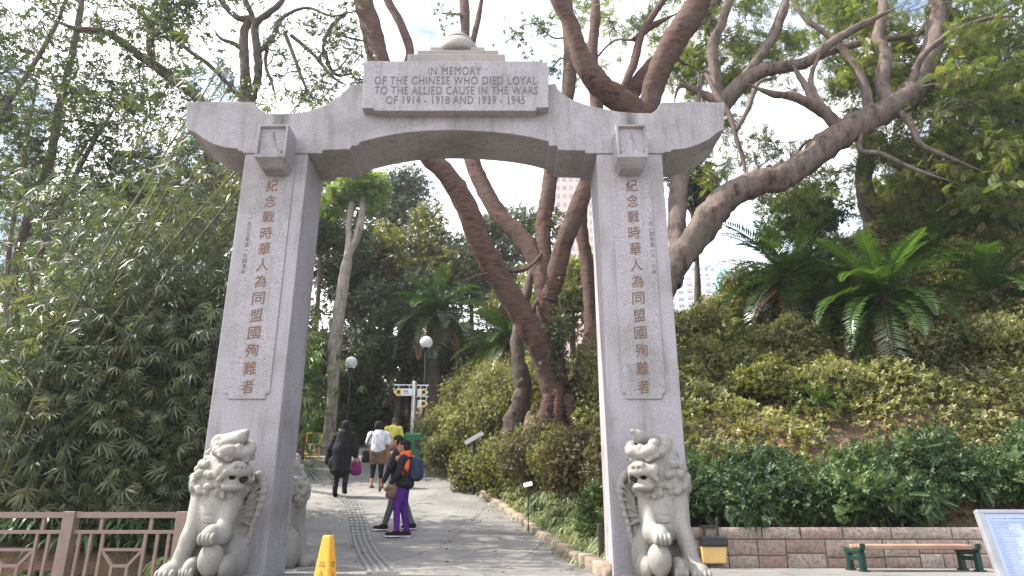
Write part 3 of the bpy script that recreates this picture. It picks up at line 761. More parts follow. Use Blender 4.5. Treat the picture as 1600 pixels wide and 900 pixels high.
# --- the second tree, its trunk passing behind the right pillar and forking above the lintel
def tree_fork():
    b = P(896, 672, 14.9); T = Tubes(); t = new_tree('fork_limbed_tree', b.x, b.y, 'red-brown tree leaning behind the right pillar and forking in three above the lintel')
    add_limb(T, [(893,690,15,24),(896,640,15,22),(908,590,14.9,22),(930,540,14.7,25),(958,490,14.5,25),(980,420,14.3,23),(990,330,14.1,22),(1000,250,14,22),(1006,190,14,23),(1012,165,14,20)], 14, .08, 11)
    add_limb(T, [(1004,190,14,20),(985,168,13.9,22),(955,148,13.7,23),(925,118,13.5,22),(905,82,13.4,17),(893,40,13.3,15),(872,0,13.2,14),(850,-50,13.1,13)], 14, .06, 12)
    add_limb(T, [(1006,200,14,19),(1016,160,13.9,19),(1027,118,13.8,22),(1053,65,13.7,23),(1078,28,13.6,23),(1100,-15,13.5,22),(1125,-70,13.4,20)], 14, .06, 13)
    add_limb(T, [(1000,185,14.1,13),(986,150,14.4,15),(1012,112,14.6,15),(1042,82,14.8,13),(1085,40,15,11),(1120,0,15.2,10),(1150,-40,15.4,9)], 10, .07, 14)
    add_limb(T, [(972,140,14,7),(990,100,14.3,8),(1002,55,14.5,7),(1030,10,14.7,6),(1060,-30,14.9,5)], 8, .07, 15)
    add_limb(T, [(990,62,14.5,5),(1020,40,14.6,6),(1060,20,14.7,4)], 7, .07, 16)
    add_limb(T, [(902,600,15.2,11),(921,540,15.4,12),(922,470,15.6,13),(917,410,15.7,12),(909,355,15.8,11),(914,305,15.9,8),(930,270,16,6)], 9, .09, 17)
    add_limb(T, [(908,620,14.8,11),(925,585,14.6,16),(944,545,14.4,19),(966,505,14.3,18)], 10, .1, 18)
    Lv = Leaves(); g = np.random.default_rng(4)
    for i in range(17):
        px, py = g.uniform(900, 1180), g.uniform(-70, 130); Y = g.uniform(15, 17.8)
        if 940 < px < 1030 and py > 60: continue
        c = np.array(P(px, py, Y)); r = g.uniform(.5, .9); tips = branch_to(T, c, g, .04, 6, r); clump_tips(Lv, tips, int(155*r), 'feather', .235, .25)
    finish(t, T, Lv, M['bark_red'], M['l_feather'])
tree_fork()

# --- the big leaning limb on the right with the feathery crown
def tree_limb():
    T = Tubes(); b = P(985, 660, 13); t = new_tree('leaning_feather_leaf_tree', b.x, b.y, 'grey-brown tree with one thick limb sweeping up to the right under a feathery crown')
    add_limb(T, [(965,700,13.2,30),(975,640,13.2,27),(995,560,13.1,27),(1022,480,13,27),(1046,425,13,27),(1075,388,13,26),(1105,345,13,26),(1138,308,13,25),(1180,288,13,24),(1222,276,13,24),(1262,252,13.1,24),(1305,218,13.2,25),(1352,188,13.3,24),(1398,166,13.4,22),(1428,140,13.5,20),(1450,98,13.6,19),(1464,45,13.7,18),(1470,-20,13.8,17),(1472,-80,14,15)], 16, .09, 21, .03)
    add_limb(T, [(1052,445,13.3,16),(1066,405,13.5,13),(1095,350,13.7,12),(1112,318,13.8,9),(1128,300,13.8,6)], 9, .08, 22)
    add_limb(T, [(1075,230,14,18),(1105,190,13.9,18),(1132,160,13.8,18),(1158,130,13.7,15),(1190,112,13.6,13),(1225,104,13.5,12),(1262,96,13.4,10),(1300,66,13.3,9),(1345,40,13.2,7),(1400,12,13,5)], 10, .08, 23)
    add_limb(T, [(1060,420,13.4,17),(1058,330,13.8,17),(1066,260,14,18),(1085,215,14,17)], 10, .08, 24)
    add_limb(T, [(1318,212,13.2,12),(1294,180,13.1,12),(1266,162,13,11),(1238,150,12.9,8),(1205,146,12.8,6),(1165,130,12.7,4)], 8, .09, 25)
    add_limb(T, [(1272,165,13,9),(1262,140,13.1,7),(1248,118,13.2,5),(1238,100,13.3,4)], 7, .08, 26)
    add_limb(T, [(1286,172,13,8),(1272,148,13.1,7),(1268,118,13.1,5),(1290,60,13.2,4)], 7, .08, 27)
    add_limb(T, [(1395,170,13.4,14),(1378,130,13.5,13),(1384,90,13.6,12),(1372,58,13.7,10),(1380,10,13.8,8),(1372,-40,13.9,7)], 9, .09, 28)
    add_limb(T, [(1360,180,13.3,10),(1352,140,13.4,9),(1335,100,13.5,8),(1300,60,13.6,6),(1260,30,13.7,5),(1230,-10,13.8,4)], 8, .09, 29)
    add_limb(T, [(1420,150,13.5,7),(1440,90,13.2,6),(1490,50,13,5),(1540,30,12.8,4),(1590,25,12.6,3)], 7, .08, 30)
    add_limb(T, [(1400,170,13.3,7),(1420,190,13.1,6),(1440,225,12.9,5),(1480,245,12.7,4),(1540,270,12.6,3)], 7, .08, 31)
    add_limb(T, [(1345,205,13.2,5),(1345,235,13,5),(1375,240,12.8,5),(1430,265,12.6,4),(1490,285,12.5,3)], 7, .08, 32)
    add_limb(T, [(1086,215,13.6,5),(1098,118,13.4,4),(1120,150,13.2,5),(1140,180,13.1,5),(1150,215,13,4.5),(1160,245,13,4),(1168,285,13,3)], 7, .1, 33)
    add_limb(T, [(1150,205,13,4),(1168,172,13,4.5),(1185,130,13.1,4),(1215,122,13.2,3.5)], 6, .08, 34)
    add_limb(T, [(1120,160,13.8,9),(1085,140,13.9,6),(1062,135,14,4),(1052,165,14,3)], 7, .08, 35)
    add_limb(T, [(1130,170,13.8,9),(1112,80,14,9),(1126,40,14.1,9),(1140,0,14.2,9),(1160,-50,14.3,8)], 8, .08, 36)
    add_limb(T, [(1150,135,13.7,8),(1200,70,14,9),(1222,20,14.1,9),(1240,-40,14.3,8)], 8, .08, 37)
    add_limb(T, [(1262,96,13.4,7),(1330,70,13.9,7),(1420,55,14.2,5),(1500,30,14.4,4)], 7, .08, 38)
    Lv = Leaves(); g = np.random.default_rng(6); k = 0
    while k < 122:
        px, py = g.uniform(1040, 1640), g.uniform(-60, 330); Y = g.uniform(15.5, 19) if px < 1330 else g.uniform(13.9, 16.5) if px < 1500 else g.uniform(12.5, 16)
        if px < 1330 and py > 120 and g.random() < .3: continue
        if 1390 < px < 1500 and py < 170 and g.random() < .5: continue
        if 1150 < px < 1330 and 150 < py < 260 and g.random() < .6: continue
        if 1330 < px < 1420 and 185 < py < 260 and g.random() < .5: continue
        if px < 1170 and py > 150 and g.random() < .4: continue
        if py > 225 and px < 1400 and g.random() < .4: continue
        if py < 160 and px < 1300 and g.random() < .15: continue
        c = np.array(P(px, py, Y)); r = g.uniform(.45, .95); tips = branch_to(T, c, g, .045, 6, r); clump_tips(Lv, tips, int(185*r), 'feather', .235, .25); k += 1
    for i in range(58):                            # finer sprays over the open middle of the crown
        c = np.array(P(g.uniform(1050, 1440), g.uniform(-20, 330), g.uniform(14.2, 17))); r = g.uniform(.35, .65); tips = branch_to(T, c, g, .025, 6, r); clump_tips(Lv, tips, int(110*r), 'feather', .20, .25, .1)
    finish(t, T, Lv, M['bark_grey'], M['l_feather'])
tree_limb()

# --- old twisted trunk left of the red tree
def tree_twist():
    b = P(800, 680, 15.6); T = Tubes(); t = new_tree('twisted_trunk', b.x, b.y, 'short twisted dark trunk in the azaleas left of the red tree', 'tree')
    add_limb(T, [(796,690,15.6,19),(802,660,15.6,17),(813,632,15.6,18),(817,600,15.6,16),(810,565,15.6,13),(808,530,15.7,12),(814,495,15.9,11),(823,455,16.2,10),(835,400,16.6,8)], 12, .12, 41, .04)
    Lv = Leaves(); g = np.random.default_rng(2)
    for (px, py) in ((835,385),(812,360),(858,355)): clump(Lv, P(px, py, 17), (.7,.7,.5), 160, 'sprig', .17)
    finish(t, T, Lv, M['bark_dark'], M['l_dark'])
tree_twist()

# --- slender pale forked tree by the lamps
def tree_slim():
    b = P(514, 690, 22); T = Tubes(); t = new_tree('slender_pale_tree', b.x, b.y, 'slender pale-trunked tree forking near its top, behind the woman in black')
    add_limb(T, [(511,700,22,12),(516,660,22,11),(520,610,22,11),(522,560,22,12),(527,510,22,12),(534,460,22,11),(540,420,22,9),(546,385,22,8),(545,355,22,6),(549,325,22,6),(553,300,22,4)], 10, .08, 51)
    add_limb(T, [(543,400,22,7),(556,375,22,7),(564,345,22,7),(567,318,22,6),(566,295,22,4)], 9, .08, 52)
    Lv = Leaves()
    for (px, py, r) in ((550,285,.75),(575,295,.7),(530,300,.6),(590,285,.5),(520,320,.5),(560,270,.6)): clump(Lv, P(px, py, 22), (r, r, r*.7), int(150*r), 'bamboo', .42, .5)
    finish(t, T, Lv, M['bark_pale'], M['l_lime'])
tree_slim()

# --- forked bare tree above the left wing of the lintel
def tree_bare():
    T = Tubes(); b = P(395, 640, 13.5); t = new_tree('bare_forked_tree', b.x, b.y, 'mossy bare-branched tree forking above the left wing of the lintel')
    add_limb(T, [(372,700,13.5,15),(378,500,13.5,13),(384,300,13.5,12),(386,180,13.5,11),(384,130,13.5,10),(382,95,13.5,9),(381,50,13.5,8),(390,30,13.5,7),(372,28,13.5,6),(350,8,13.5,5),(330,-20,13.5,4)], 10, .08, 61)
    add_limb(T, [(386,220,13.5,9),(393,158,13.5,8),(403,118,13.4,8),(402,80,13.3,8),(399,40,13.2,7),(420,20,13.1,6),(440,2,13,5),(455,-30,13,5)], 9, .08, 62)
    add_limb(T, [(399,40,13.2,6),(390,15,13.1,5),(378,-10,13,5),(370,-40,13,4)], 7, .06, 63)
    add_limb(T, [(403,82,13.3,5),(420,68,13.2,4),(432,45,13.1,4),(445,25,13,3.5),(480,12,12.9,3),(520,25,12.8,2.5),(560,15,12.7,2)], 6, .06, 64)
    add_limb(T, [(405,80,13.3,4),(425,60,13.6,4),(433,35,13.8,4),(450,20,14,3)], 6, .06, 65)
    add_limb(T, [(383,80,13.5,5),(365,68,13.4,4),(345,60,13.3,3),(330,40,13.2,2)], 6, .06, 66)
    for s, q in enumerate(([(540,20,14),(515,45,14),(505,75,14),(512,95,14),(525,110,14),(560,70,14)], [(508,80,14),(515,105,14),(530,118,14),(560,112,14)], [(445,50,13.5),(460,90,13.5),(475,130,13.4),(490,160,13.4)], [(455,55,13.6),(490,85,13.6),(520,120,13.5),(545,135,13.5)], [(420,60,13.4),(415,100,13.3),(425,130,13.2),(432,160,13.1)])):
        add_limb(T, [(a, b_, Y, 4 - i*.45) for i, (a, b_, Y) in enumerate(q)], 6, .08, 70+s)
    Lv = Leaves(); g = np.random.default_rng(9)
    for i in range(36):
        px, py = g.uniform(330, 570), g.uniform(-60, 165); c = np.array(P(px, py, g.uniform(12.5, 15))); tips = branch_to(T, c, g, .02, 5, .5); clump_tips(Lv, tips, 26 if py < 100 else 38, 'sprig', .15, .3)
    finish(t, T, Lv, M['bark_dark'], M['l_mid'])
tree_bare()

# --- the small-leaved tree arching over the upper left
def tree_left():
    T = Tubes(); b = P(300, 700, 12.5); t = new_tree('small_leaved_tree', -6.0, 12.8, 'tall dark-limbed tree arching over the upper left of the bamboo')
    add_limb(T, [(330,720,12.8,14),(334,500,12.8,13),(330,300,12.8,12),(322,185,12.7,11),(308,152,12.6,10),(285,135,12.5,10),(262,118,12.4,9),(238,100,12.3,9),(215,85,12.2,8),(190,65,12.1,7),(160,48,12,6),(120,45,11.9,5),(80,30,11.8,4)], 10, .09, 81)
    add_limb(T, [(238,100,12.3,7),(235,60,12.2,7),(240,25,12.1,6),(248,-20,12,6)], 8, .07, 82)
    add_limb(T, [(390,165,12.4,4),(360,135,12.2,4),(325,100,12,4),(290,75,11.9,4),(262,45,11.8,4),(240,20,11.7,3.5),(205,5,11.6,3)], 7, .06, 83)
    for s, q in enumerate(([(330,420,13,9),(320,330,13,9),(290,270,13,8),(240,245,12.9,7),(190,240,12.8,6),(160,230,12.8,4)], [(290,270,13,6),(225,300,12.8,6),(205,285,12.7,5),(185,260,12.7,4)], [(240,245,12.9,5),(270,285,12.7,5),(310,295,12.6,4),(350,295,12.5,3)], [(330,330,13,6),(345,280,12.9,5),(330,240,12.8,4),(300,230,12.8,3)])):
        add_limb(T, q, 7, .08, 84+s)
    Lv = Leaves(); g = np.random.default_rng(12)
    for i in range(128):
        px, py = g.uniform(-60, 330), g.uniform(-60, 330); Y = g.uniform(10.6, 15)
        if px > 290 and 60 < py < 160: continue
        c = np.array(P(px, py, Y)); r = g.uniform(.4, .8); tips = branch_to(T, c, g, .03, 6, r); clump_tips(Lv, tips, int(80*r), 'sprig', .17, .3)
    finish(t, T, Lv, M['bark_dark'], M['l_mid'])
tree_left()

# --- thin grey trunks leaning up through the upper left
def lean_stems():
    b = P(40, 700, 13.2); T = Tubes(); t = new_tree('thin_tree', b.x, b.y, 'thin grey many-stemmed tree leaning up to the right at the far left')
    for i, q in enumerate(([(30,720,13.2,9),(28,560,13.2,8),(22,430,13.2,8),(48,330,13.1,8),(78,250,13,8),(92,170,12.9,7),(110,95,12.8,6),(125,20,12.7,6),(132,-40,12.6,5)], [(40,700,13.3,7),(45,480,13.3,6),(65,390,13.2,5),(100,310,13.1,5),(150,215,13,4),(200,140,12.9,3)], [(-60,640,12.5,6),(-40,330,12.3,5),(0,185,12.2,4.5),(40,120,12.1,4.5),(85,45,12,4),(110,-20,12,4)], [(-50,640,12.8,6),(-25,330,12.6,5),(5,180,12.5,4.5),(50,105,12.4,4),(108,-5,12.3,4)], [(10,700,12.9,5),(12,420,12.8,4),(30,300,12.7,4),(45,200,12.6,3),(60,120,12.5,3)], [(60,720,13.4,6),(66,520,13.4,5),(100,420,13.3,5),(150,330,13.2,4),(205,260,13.1,3)])):
        add_limb(T, q, 8, .06, 130+i)
    Lv = Leaves(); g = np.random.default_rng(31)
    for i in range(22):
        c = np.array(P(g.uniform(-30, 230), g.uniform(0, 330), g.uniform(11.5, 14))); tips = branch_to(T, c, g, .02, 5, .5); clump_tips(Lv, tips, 42, 'sprig', .15, .3)
    finish(t, T, Lv, M['bark_grey'], M['l_mid'])
lean_stems()

# --- bamboo clumps along the left
def bamboo(px, py0, Y, label, culms, leafs, seed, mat_='l_bamboo', fan=(-.1, .5), top=5.5, rad=.9):
    b = P(px, py0, Y); g = np.random.default_rng(seed); x0, y0 = b.x, Y; z0 = float(H(x0, y0)); T = Tubes()
    t = new_tree('bamboo_clump', x0, y0, label, 'bamboo', 'bamboo clumps behind the brown railing'); Lv = Leaves()
    for i in range(culms):
        a = g.uniform(0, 6.28); lx = g.uniform(*fan); h = top * g.uniform(.7, 1.1); s = np.array([x0 + math.cos(a)*rad*.35, y0 + math.sin(a)*rad*.35, z0 - .1])
        e = s + np.array([lx*h, g.uniform(-.12, .15)*h, h]); m = (s+e)/2 - np.array([lx*h*.12, 0, 0]); pp = catmull([s, m, e], 9)
        T.add(pp, np.linspace(g.uniform(.025, .045), .008, len(pp)), 6, .0, i)
        n = int(leafs / culms); tt = g.uniform(.28, 1.0, n)**.8 * (len(pp)-1); k = np.floor(tt).astype(int).clip(0, len(pp)-2); pos = pp[k] + (pp[k+1]-pp[k])*(tt-k)[:, None]
        off = rng.standard_normal((n, 3)) * np.array([.42, .42, .32]) * rad; pos = pos + off
        f = unit(off * np.array([1, 1, .4]) + rng.standard_normal((n, 3))*.35 + np.array([0, 0, -.35])); Lv.add(TS['bamboo' if i % 2 else 'bamboo2'], pos, f, unit(rng.standard_normal((n, 3))*.5 + np.array([0, 0, 1])), rng.uniform(.12, .28, n))
    n = int(leafs*.6); pos = np.stack([x0 + rng.normal(0, rad*.8, n), y0 + rng.normal(0, rad*.55, n), z0 + rng.uniform(.2, top*.78, n)], -1)
    f = unit(rng.standard_normal((n, 3))*.6 + np.array([0, -.35, -.5])); Lv.add(TS['bamboo'], pos, f, unit(rng.standard_normal((n, 3))*.5 + np.array([0, -.2, 1])), rng.uniform(.13, .32, n))
    finish(t, T, Lv, M['culm'], M[mat_], 'foliage', 'culms')
bamboo(15, 800, 9.6, 'leftmost bamboo clump with long culms fanning up over the railing', 16, 1500, 1, fan=(.1, .6), top=6.6)
bamboo(70, 800, 10.0, 'dark low bamboo clump at the left edge behind the railing', 9, 2400, 9, fan=(-.2, .2), top=3.3)
bamboo(140, 800, 10.2, 'dark drooping bamboo clump right behind the brown railing post', 12, 3000, 2, fan=(-.2, .3), top=3.7)
bamboo(255, 800, 9.9, 'dense dark bamboo clump hanging behind the left lion', 12, 3300, 3, fan=(-.2, .2), top=3.9)
bamboo(318, 800, 10.4, 'dark bamboo clump pressed against the left pillar', 10, 2600, 4, fan=(-.2, .06), top=3.8, rad=.55)
bamboo(50, 700, 13, 'tall grey bamboo clump further back with bare leaning culms', 16, 700, 5, fan=(.15, .5), top=9.0, rad=1.0)
bamboo(262, 620, 13.6, 'bright lime bamboo clump rising above the dark ones', 12, 2200, 6, 'l_lime', fan=(-.15, .2), top=5.1, rad=1.3)
bamboo(120, 620, 14.5, 'light green bamboo clump behind the leaning culms', 12, 2000, 7, 'l_lime', fan=(-.1, .25), top=4.9, rad=1.3)
bamboo(455, 700, 19.5, 'bright bamboo sprays showing between the left pillar and the slender tree', 7, 700, 8, 'l_lime', fan=(-.02, .05), top=4.6, rad=.55)

# --- evergreen trees closing the view behind, each with trunk and crown
def evergreen(px, py, Y, rx, rz, label, lm, n=2600, kind='sprig', size=.3, name='evergreen_tree', lobes=16, bm='bark_dark', seed=0, group='trees on the slope behind'):
    c = np.array(P(px, py, Y)); g = np.random.default_rng(seed + int(px)); z0 = float(H(c[0], c[1])); T = Tubes(); Lv = Leaves(); t = new_tree(name, c[0], c[1], label, 'tree', group)
    tr = catmull([(c[0]+g.uniform(-.4, .4), c[1], z0 - .2), (c[0]+g.uniform(-.3, .3), c[1], (z0+c[2])/2), tuple(c + np.array([0, 0, rz*.5]))], 8); T.add(tr, np.linspace(.07*rx + .06, .03, len(tr)), 8, .08, seed)
    for i in range(lobes):
        d = unit(g.standard_normal(3)); cc = c + d * np.array([rx, rx*.8, rz]) * g.uniform(.35, .95); r = g.uniform(.26, .5) * min(rx, rz); 
        if i % 2 == 0: m = (tr[-4] + cc)/2 + g.standard_normal(3)*.2; T.add(catmull([tr[-5], m, cc], 4), np.linspace(.05, .012, 9), 5, .05, i)
        clump(Lv, cc, (r*1.25, r*1.25, r*.85), int(n / lobes), kind, size, .15, .45)
    clump(Lv, c, (rx*.7, rx*.6, rz*.7), n // 5, kind, size, .15, .6)
    finish(t, T, Lv, M[bm], M[lm])
EV = [
 (610,330,34,2.6,2.6,'tall dark evergreen with a round top left of the red tree','l_dark',3600), (560,430,30,2.2,2.8,'dark evergreen standing behind the slender pale tree','l_dark',3000),
 (650,410,30,2.2,2.4,'grey-leaved evergreen in the middle of the gate opening','l_olive',3400), (640,510,27,2.0,2.0,'dark glossy evergreen above the left lamp globe','l_dark',3000),
 (735,420,31,2.2,2.4,'deep green evergreen behind the curved red stem','l_dark',3000), (790,370,36,2.4,2.2,'blue-green conifer on the skyline inside the gate','l_dark',2600),
 (566,505,34,2.3,2.0,'dark evergreen glimpsed between the slender pale tree and the date palm','l_dark',2600), (560,590,28,2.0,1.8,'shadowy evergreen behind the lamp posts','l_dark',2600), (720,560,29,2.3,2.2,'shadowy evergreen behind the signpost','l_dark',2800),
 (500,330,26,2.0,2.4,'lime-tipped tree close to the inner edge of the left pillar','l_mid',2400), (820,500,26,2.0,2.2,'loose olive tree behind the twisted trunk','l_olive',2200),
 (900,470,23,1.5,1.8,'small olive tree between the red stems and the right pillar','l_olive',1700),
 (350,330,22,2.2,2.6,'russet-tinged tree under the left wing of the lintel','l_olive',2000), (220,350,24,3.0,2.6,'light green tree behind the bamboo, left of the lintel','l_mid',2600),
 (60,360,24,3.0,3.0,'mid green tree at the far left behind the bamboo','l_mid',2600), (120,520,20,2.6,2.4,'dim tree low behind the left bamboo','l_dark',2400), (330,520,20,2.6,2.6,'dim tree low behind the left pillar','l_dark',2400),
 (470,560,24,1.6,2.4,'dark slender tree behind the left pillar edge','l_dark',1800),
]
for i, (px, py, Y, rx, rz, lb, lm, n) in enumerate(EV): evergreen(px, py, Y, rx, rz, lb, lm, n, seed=i, size=.34 if Y > 24 else .28)
evergreen(1570, 120, 18, 1.9, 1.9, 'dense blue-green tree in the upper right corner', 'l_dark', 4200, size=.26, seed=40, group='trees on the right slope')
evergreen(1490, 255, 15.5, 1.5, .8, 'bright feathery conifer-like tree on the right edge', 'l_feather', 3000, 'feather', .27, 'feathery_tree', seed=41, group='trees on the right slope')
evergreen(1590, 270, 14.5, 1.3, .9, 'light green feathery tree cut by the right edge', 'l_feather', 2800, 'feather', .26, 'feathery_tree', seed=42, group='trees on the right slope')
evergreen(1250, 330, 21, 1.8, 1.3, 'olive tree behind the left cycad', 'l_mid', 1800, size=.28, seed=43, group='trees on the right slope')
evergreen(1420, 330, 19, 1.6, 1.0, 'pale green tree behind the big cycad', 'l_feather', 2300, 'feather', .3, 'feathery_tree', seed=44, group='trees on the right slope')
evergreen(1075, 290, 20, 1.0, 1.2, 'dark small-leaved tree beside the right pillar top', 'l_dark', 1000, size=.24, seed=45, group='trees on the right slope')
# dark straight trunk beyond the thick limb
def tree_dark():
    b = P(1352, 420, 17.5); T = Tubes(); t = new_tree('dark_straight_tree', b.x, b.y, 'dark straight trunk passing behind the thick leaning limb')
    add_limb(T, [(1372,450,17.5,18),(1368,370,17.5,16),(1355,320,17.5,16),(1350,275,17.5,15),(1356,230,17.5,14),(1352,190,17.5,12),(1368,150,17.5,10),(1372,100,17.5,8)], 10, .09, 91)
    Lv = Leaves(); g = np.random.default_rng(15)
    for i in range(14):
        c = np.array(P(g.uniform(1240, 1500), g.uniform(20, 260), g.uniform(16.5, 19))); tips = branch_to(T, c, g, .04, 5, .7); clump_tips(Lv, tips, 55, 'feather', .4, .3)
    finish(t, T, Lv, M['bark_dark'], M['l_feather'])
tree_dark()

# --- cycads and palms: arching fronds of many stiff leaflets
def frond(Lv, base, az, el, L, bend, n=34, wl=.30, ww=.022, vee=.35, seed=0):
    g = np.random.default_rng(seed); t = np.linspace(0, 1, n + 2)
    d0 = np.array([math.cos(az)*math.cos(el), math.sin(az)*math.cos(el), math.sin(el)]); hz = np.array([math.cos(az), math.sin(az), 0])
    an = el - bend * t ** 1.3; st = L / (n + 1); dx = np.cos(an) * st; dz = np.sin(an) * st
    pts = np.array(base) + np.concatenate([[[0, 0, 0]], np.cumsum(dx[:-1, None]*hz + dz[:-1, None]*np.array([0, 0, 1.0]), axis=0)])
    T = unit(np.gradient(pts, axis=0)); side = unit(np.cross(T, np.array([0, 0, 1.0]))); nm = np.cross(side, T)
    V = []; rr = []; tone = g.random()
    for i in range(2, n + 2):
        l = wl * L * (math.sin(math.pi * min(1, .12 + t[i]*.86)) ** .6)
        for s in (-1, 1):
            d = side[i]*s*.85 + T[i]*.55 + nm[i]*vee + g.standard_normal(3)*.05
            V += leaf_quad(pts[i], d, nm[i], l*g.uniform(.9, 1.08), ww*L*1.0, .12); rr += [np.clip(tone + g.uniform(-.3, .3), 0, 1)]*4
    w = .012*L
    for i in range(0, n + 1, 3):
        j = min(i + 3, n + 1); V += [pts[i]-side[i]*w*(1-t[i]*.8), pts[i]+side[i]*w*(1-t[i]*.8), pts[j]+side[j]*w*(1-t[j]*.8), pts[j]-side[j]*w*(1-t[j]*.8)]; rr += [.9]*4
    V = np.array(V); Lv.raw(V, np.arange(len(V)).reshape(-1, 4), np.array(rr))
def cycad(px, py, Y, label, nf=34, L=1.6, trunk=.8, seed=0, young=10, name='cycad', wl=.17, group='cycads and palms', els=(-.95, 1.1), bendr=(.8, 1.5), bm='bark_dark', snap=None):
    c = np.array(P(px, py, Y)); g = np.random.default_rng(seed); t = new_tree(name, c[0], c[1], label, 'palm', group); T = Tubes(); z0 = float(H(c[0], c[1])); c[2] = c[2] if snap is None else z0 + snap
    if c[2] > z0 + .05: pp = catmull([(c[0]+g.uniform(-.15, .15)*(c[2]-z0), c[1], z0-.15), (c[0], c[1], (z0+c[2])/2), tuple(c)], 6); T.add(pp, np.linspace(.2*L/1.6, .15*L/1.6, len(pp)), 12, .12, seed)
    A, B = Leaves(), Leaves()
    for i in range(nf):
        e = els[0] + (els[1]-els[0]) * (i / nf) ** 1.0; frond(A, c + np.array([0, 0, -.12 + .1*i/nf]), i*2.399 + g.uniform(-.2, .2), e, L*g.uniform(.85, 1.1), g.uniform(*bendr), seed=seed*100+i, wl=wl)
    for i in range(young): frond(B, c, i*2.399 + .7, g.uniform(.75, 1.3), L*g.uniform(.7, .95), g.uniform(.5, .9), seed=seed*100+60+i, wl=wl)
    if L > 1.5:
        D = Leaves()
        for i in range(9): frond(D, c + np.array([0, 0, -.2]), i*.75 + seed, g.uniform(-1.0, -.5), L*g.uniform(.7, .95), g.uniform(.5, .9), seed=seed*100+90+i, wl=wl)
        adopt(D.build('dead_fronds', M['l_litter']), t)
    if T.V: adopt(T.build('trunk', M[bm]), t)
    adopt(A.build('fronds', M['l_cycad']), t)
    if young: adopt(B.build('young_fronds', M['l_cycad_new']), t)
cycad(1378, 462, 12.6, 'biggest cycad with bright young fronds on the right slope', 44, 1.75, seed=1, young=12)
cycad(1228, 430, 14.6, 'dark cycad with a short trunk left of the biggest one', 40, 1.9, seed=2, young=5)
cycad(1325, 520, 13.4, 'cycad half hidden between the two larger ones', 30, 1.5, seed=9, young=2, snap=.45)
cycad(1470, 430, 14.4, 'dim cycad behind the right side of the biggest one', 30, 1.7, seed=10, young=0, snap=.6)
cycad(1275, 590, 11.6, 'small low cycad in the ground cover below the others', 16, .62, seed=3, young=0, els=(.05, 1.0), snap=.35)
cycad(1545, 455, 13.2, 'cycad cut by the right edge with long bluish fronds', 26, 1.9, seed=4, young=0)
cycad(1140, 560, 13.6, 'low palm sprouting beside the right pillar on the slope', 12, 1.3, seed=5, young=0, els=(.2, 1.1), snap=.3)
cycad(681, 488, 25, 'feathery date palm in the middle of the gate opening', 46, 2.2, seed=6, young=2, name='date_palm', wl=.2)
cycad(795, 530, 21, 'palm with long drooping fronds behind the twisted trunk', 26, 1.9, seed=7, young=3, name='date_palm', wl=.2)
cycad(715, 610, 27, 'dim palm in the shade behind the signpost', 20, 1.9, seed=8, young=0, name='date_palm', wl=.2)

# --- shrubs
def shrub(x, y, rx, rz, label, lm, n=900, size=.11, name='azalea_shrub', cat='shrub', group='azalea shrubs beside the path', kind='sprig', ry=None, lift=.45):
    z0 = float(H(x, y)); t = new_tree(name, x, y, label, cat, group); T = Tubes(); Lv = Leaves(); ry = ry or rx
    for i in range(9):
        a = i*.7; e = np.array([x + math.cos(a)*rx*.7*rng.random(), y + math.sin(a)*ry*.7*rng.random(), z0 + rz*1.2]); pp = catmull([(x + .1*math.cos(a), y + .1*math.sin(a), z0-.05), (x+.35*(e[0]-x)*1.3, y+.35*(e[1]-y), z0+rz*.5), tuple(e)], 4); T.add(pp, np.linspace(.018, .005, len(pp)), 5, 0)
    nl = 12
    for i in range(nl):
        d = rdirs(1)[0]; d[2] = abs(d[2]); cc = np.array([x, y, z0 + rz*lift]) + d*np.array([rx, ry, rz])*rng.uniform(.45, .8); r = .42
        clump(Lv, cc, (rx*r, ry*r, rz*r), n // nl, kind, size, -.25, .5)
    clump(Lv, (x, y, z0 + rz*lift), (rx*.85, ry*.85, rz*.8), n // 2, kind, size, -.25, .5)
    finish(t, T, Lv, M['bark_dark'], M[lm], 'foliage', 'stems')
SH = [  # px, Y, rx, rz, label, leaf, n
 (700, 19.8, 1.0, 1.0, 'yellow-green azalea nearest the litter bin', 'l_azalea', 2000), (742, 18.6, 1.0, 1.15, 'tall sunny azalea behind the small tilted sign', 'l_azalea', 2200),
 (775, 19.5, 1.2, 1.3, 'sunlit azalea mound up the bank, left of the twisted trunk', 'l_azalea', 2400), (735, 16.9, .75, .8, 'olive azalea at the foot of the small tilted sign', 'l_olive', 1400),
 (775, 15.6, .8, .95, 'bronze-green azalea right of the small tilted sign', 'l_olive', 1600), (825, 14.0, .85, .9, 'bronze shrub over the white plant label', 'l_brown', 1900),
 (880, 12.6, .8, .85, 'large bronze shrub in front of the red tree', 'l_brown', 2000), (930, 11.4, .6, .9, 'dark bronze shrub beside the right pillar', 'l_brown', 1500),
 (905, 10.2, .42, .5, 'small green shrub near the kerb by the right pillar', 'l_mid', 800), (845, 17.4, 1.0, .9, 'sunny azalea behind the red tree base', 'l_azalea', 1800), (930, 14.0, .8, 1.1, 'yellow-green azalea between the red tree and the right pillar', 'l_azalea', 1700),
 (860, 13.2, .7, .7, 'low bronze-green azalea at the foot of the red tree', 'l_olive', 1300), (800, 14.9, .7, .75, 'olive azalea behind the kerb at the bend of the path', 'l_azalea', 1400),
 (690, 22.5, 1.0, 1.0, 'russet azalea below the far walkers', 'l_azalea', 1800), (735, 23.2, 1.3, 1.4, 'pale azalea under the far patterned shirt', 'l_azalea', 2000), (770, 24.5, 1.5, 1.6, 'high azalea bank left of the drooping palm', 'l_azalea', 2000)]
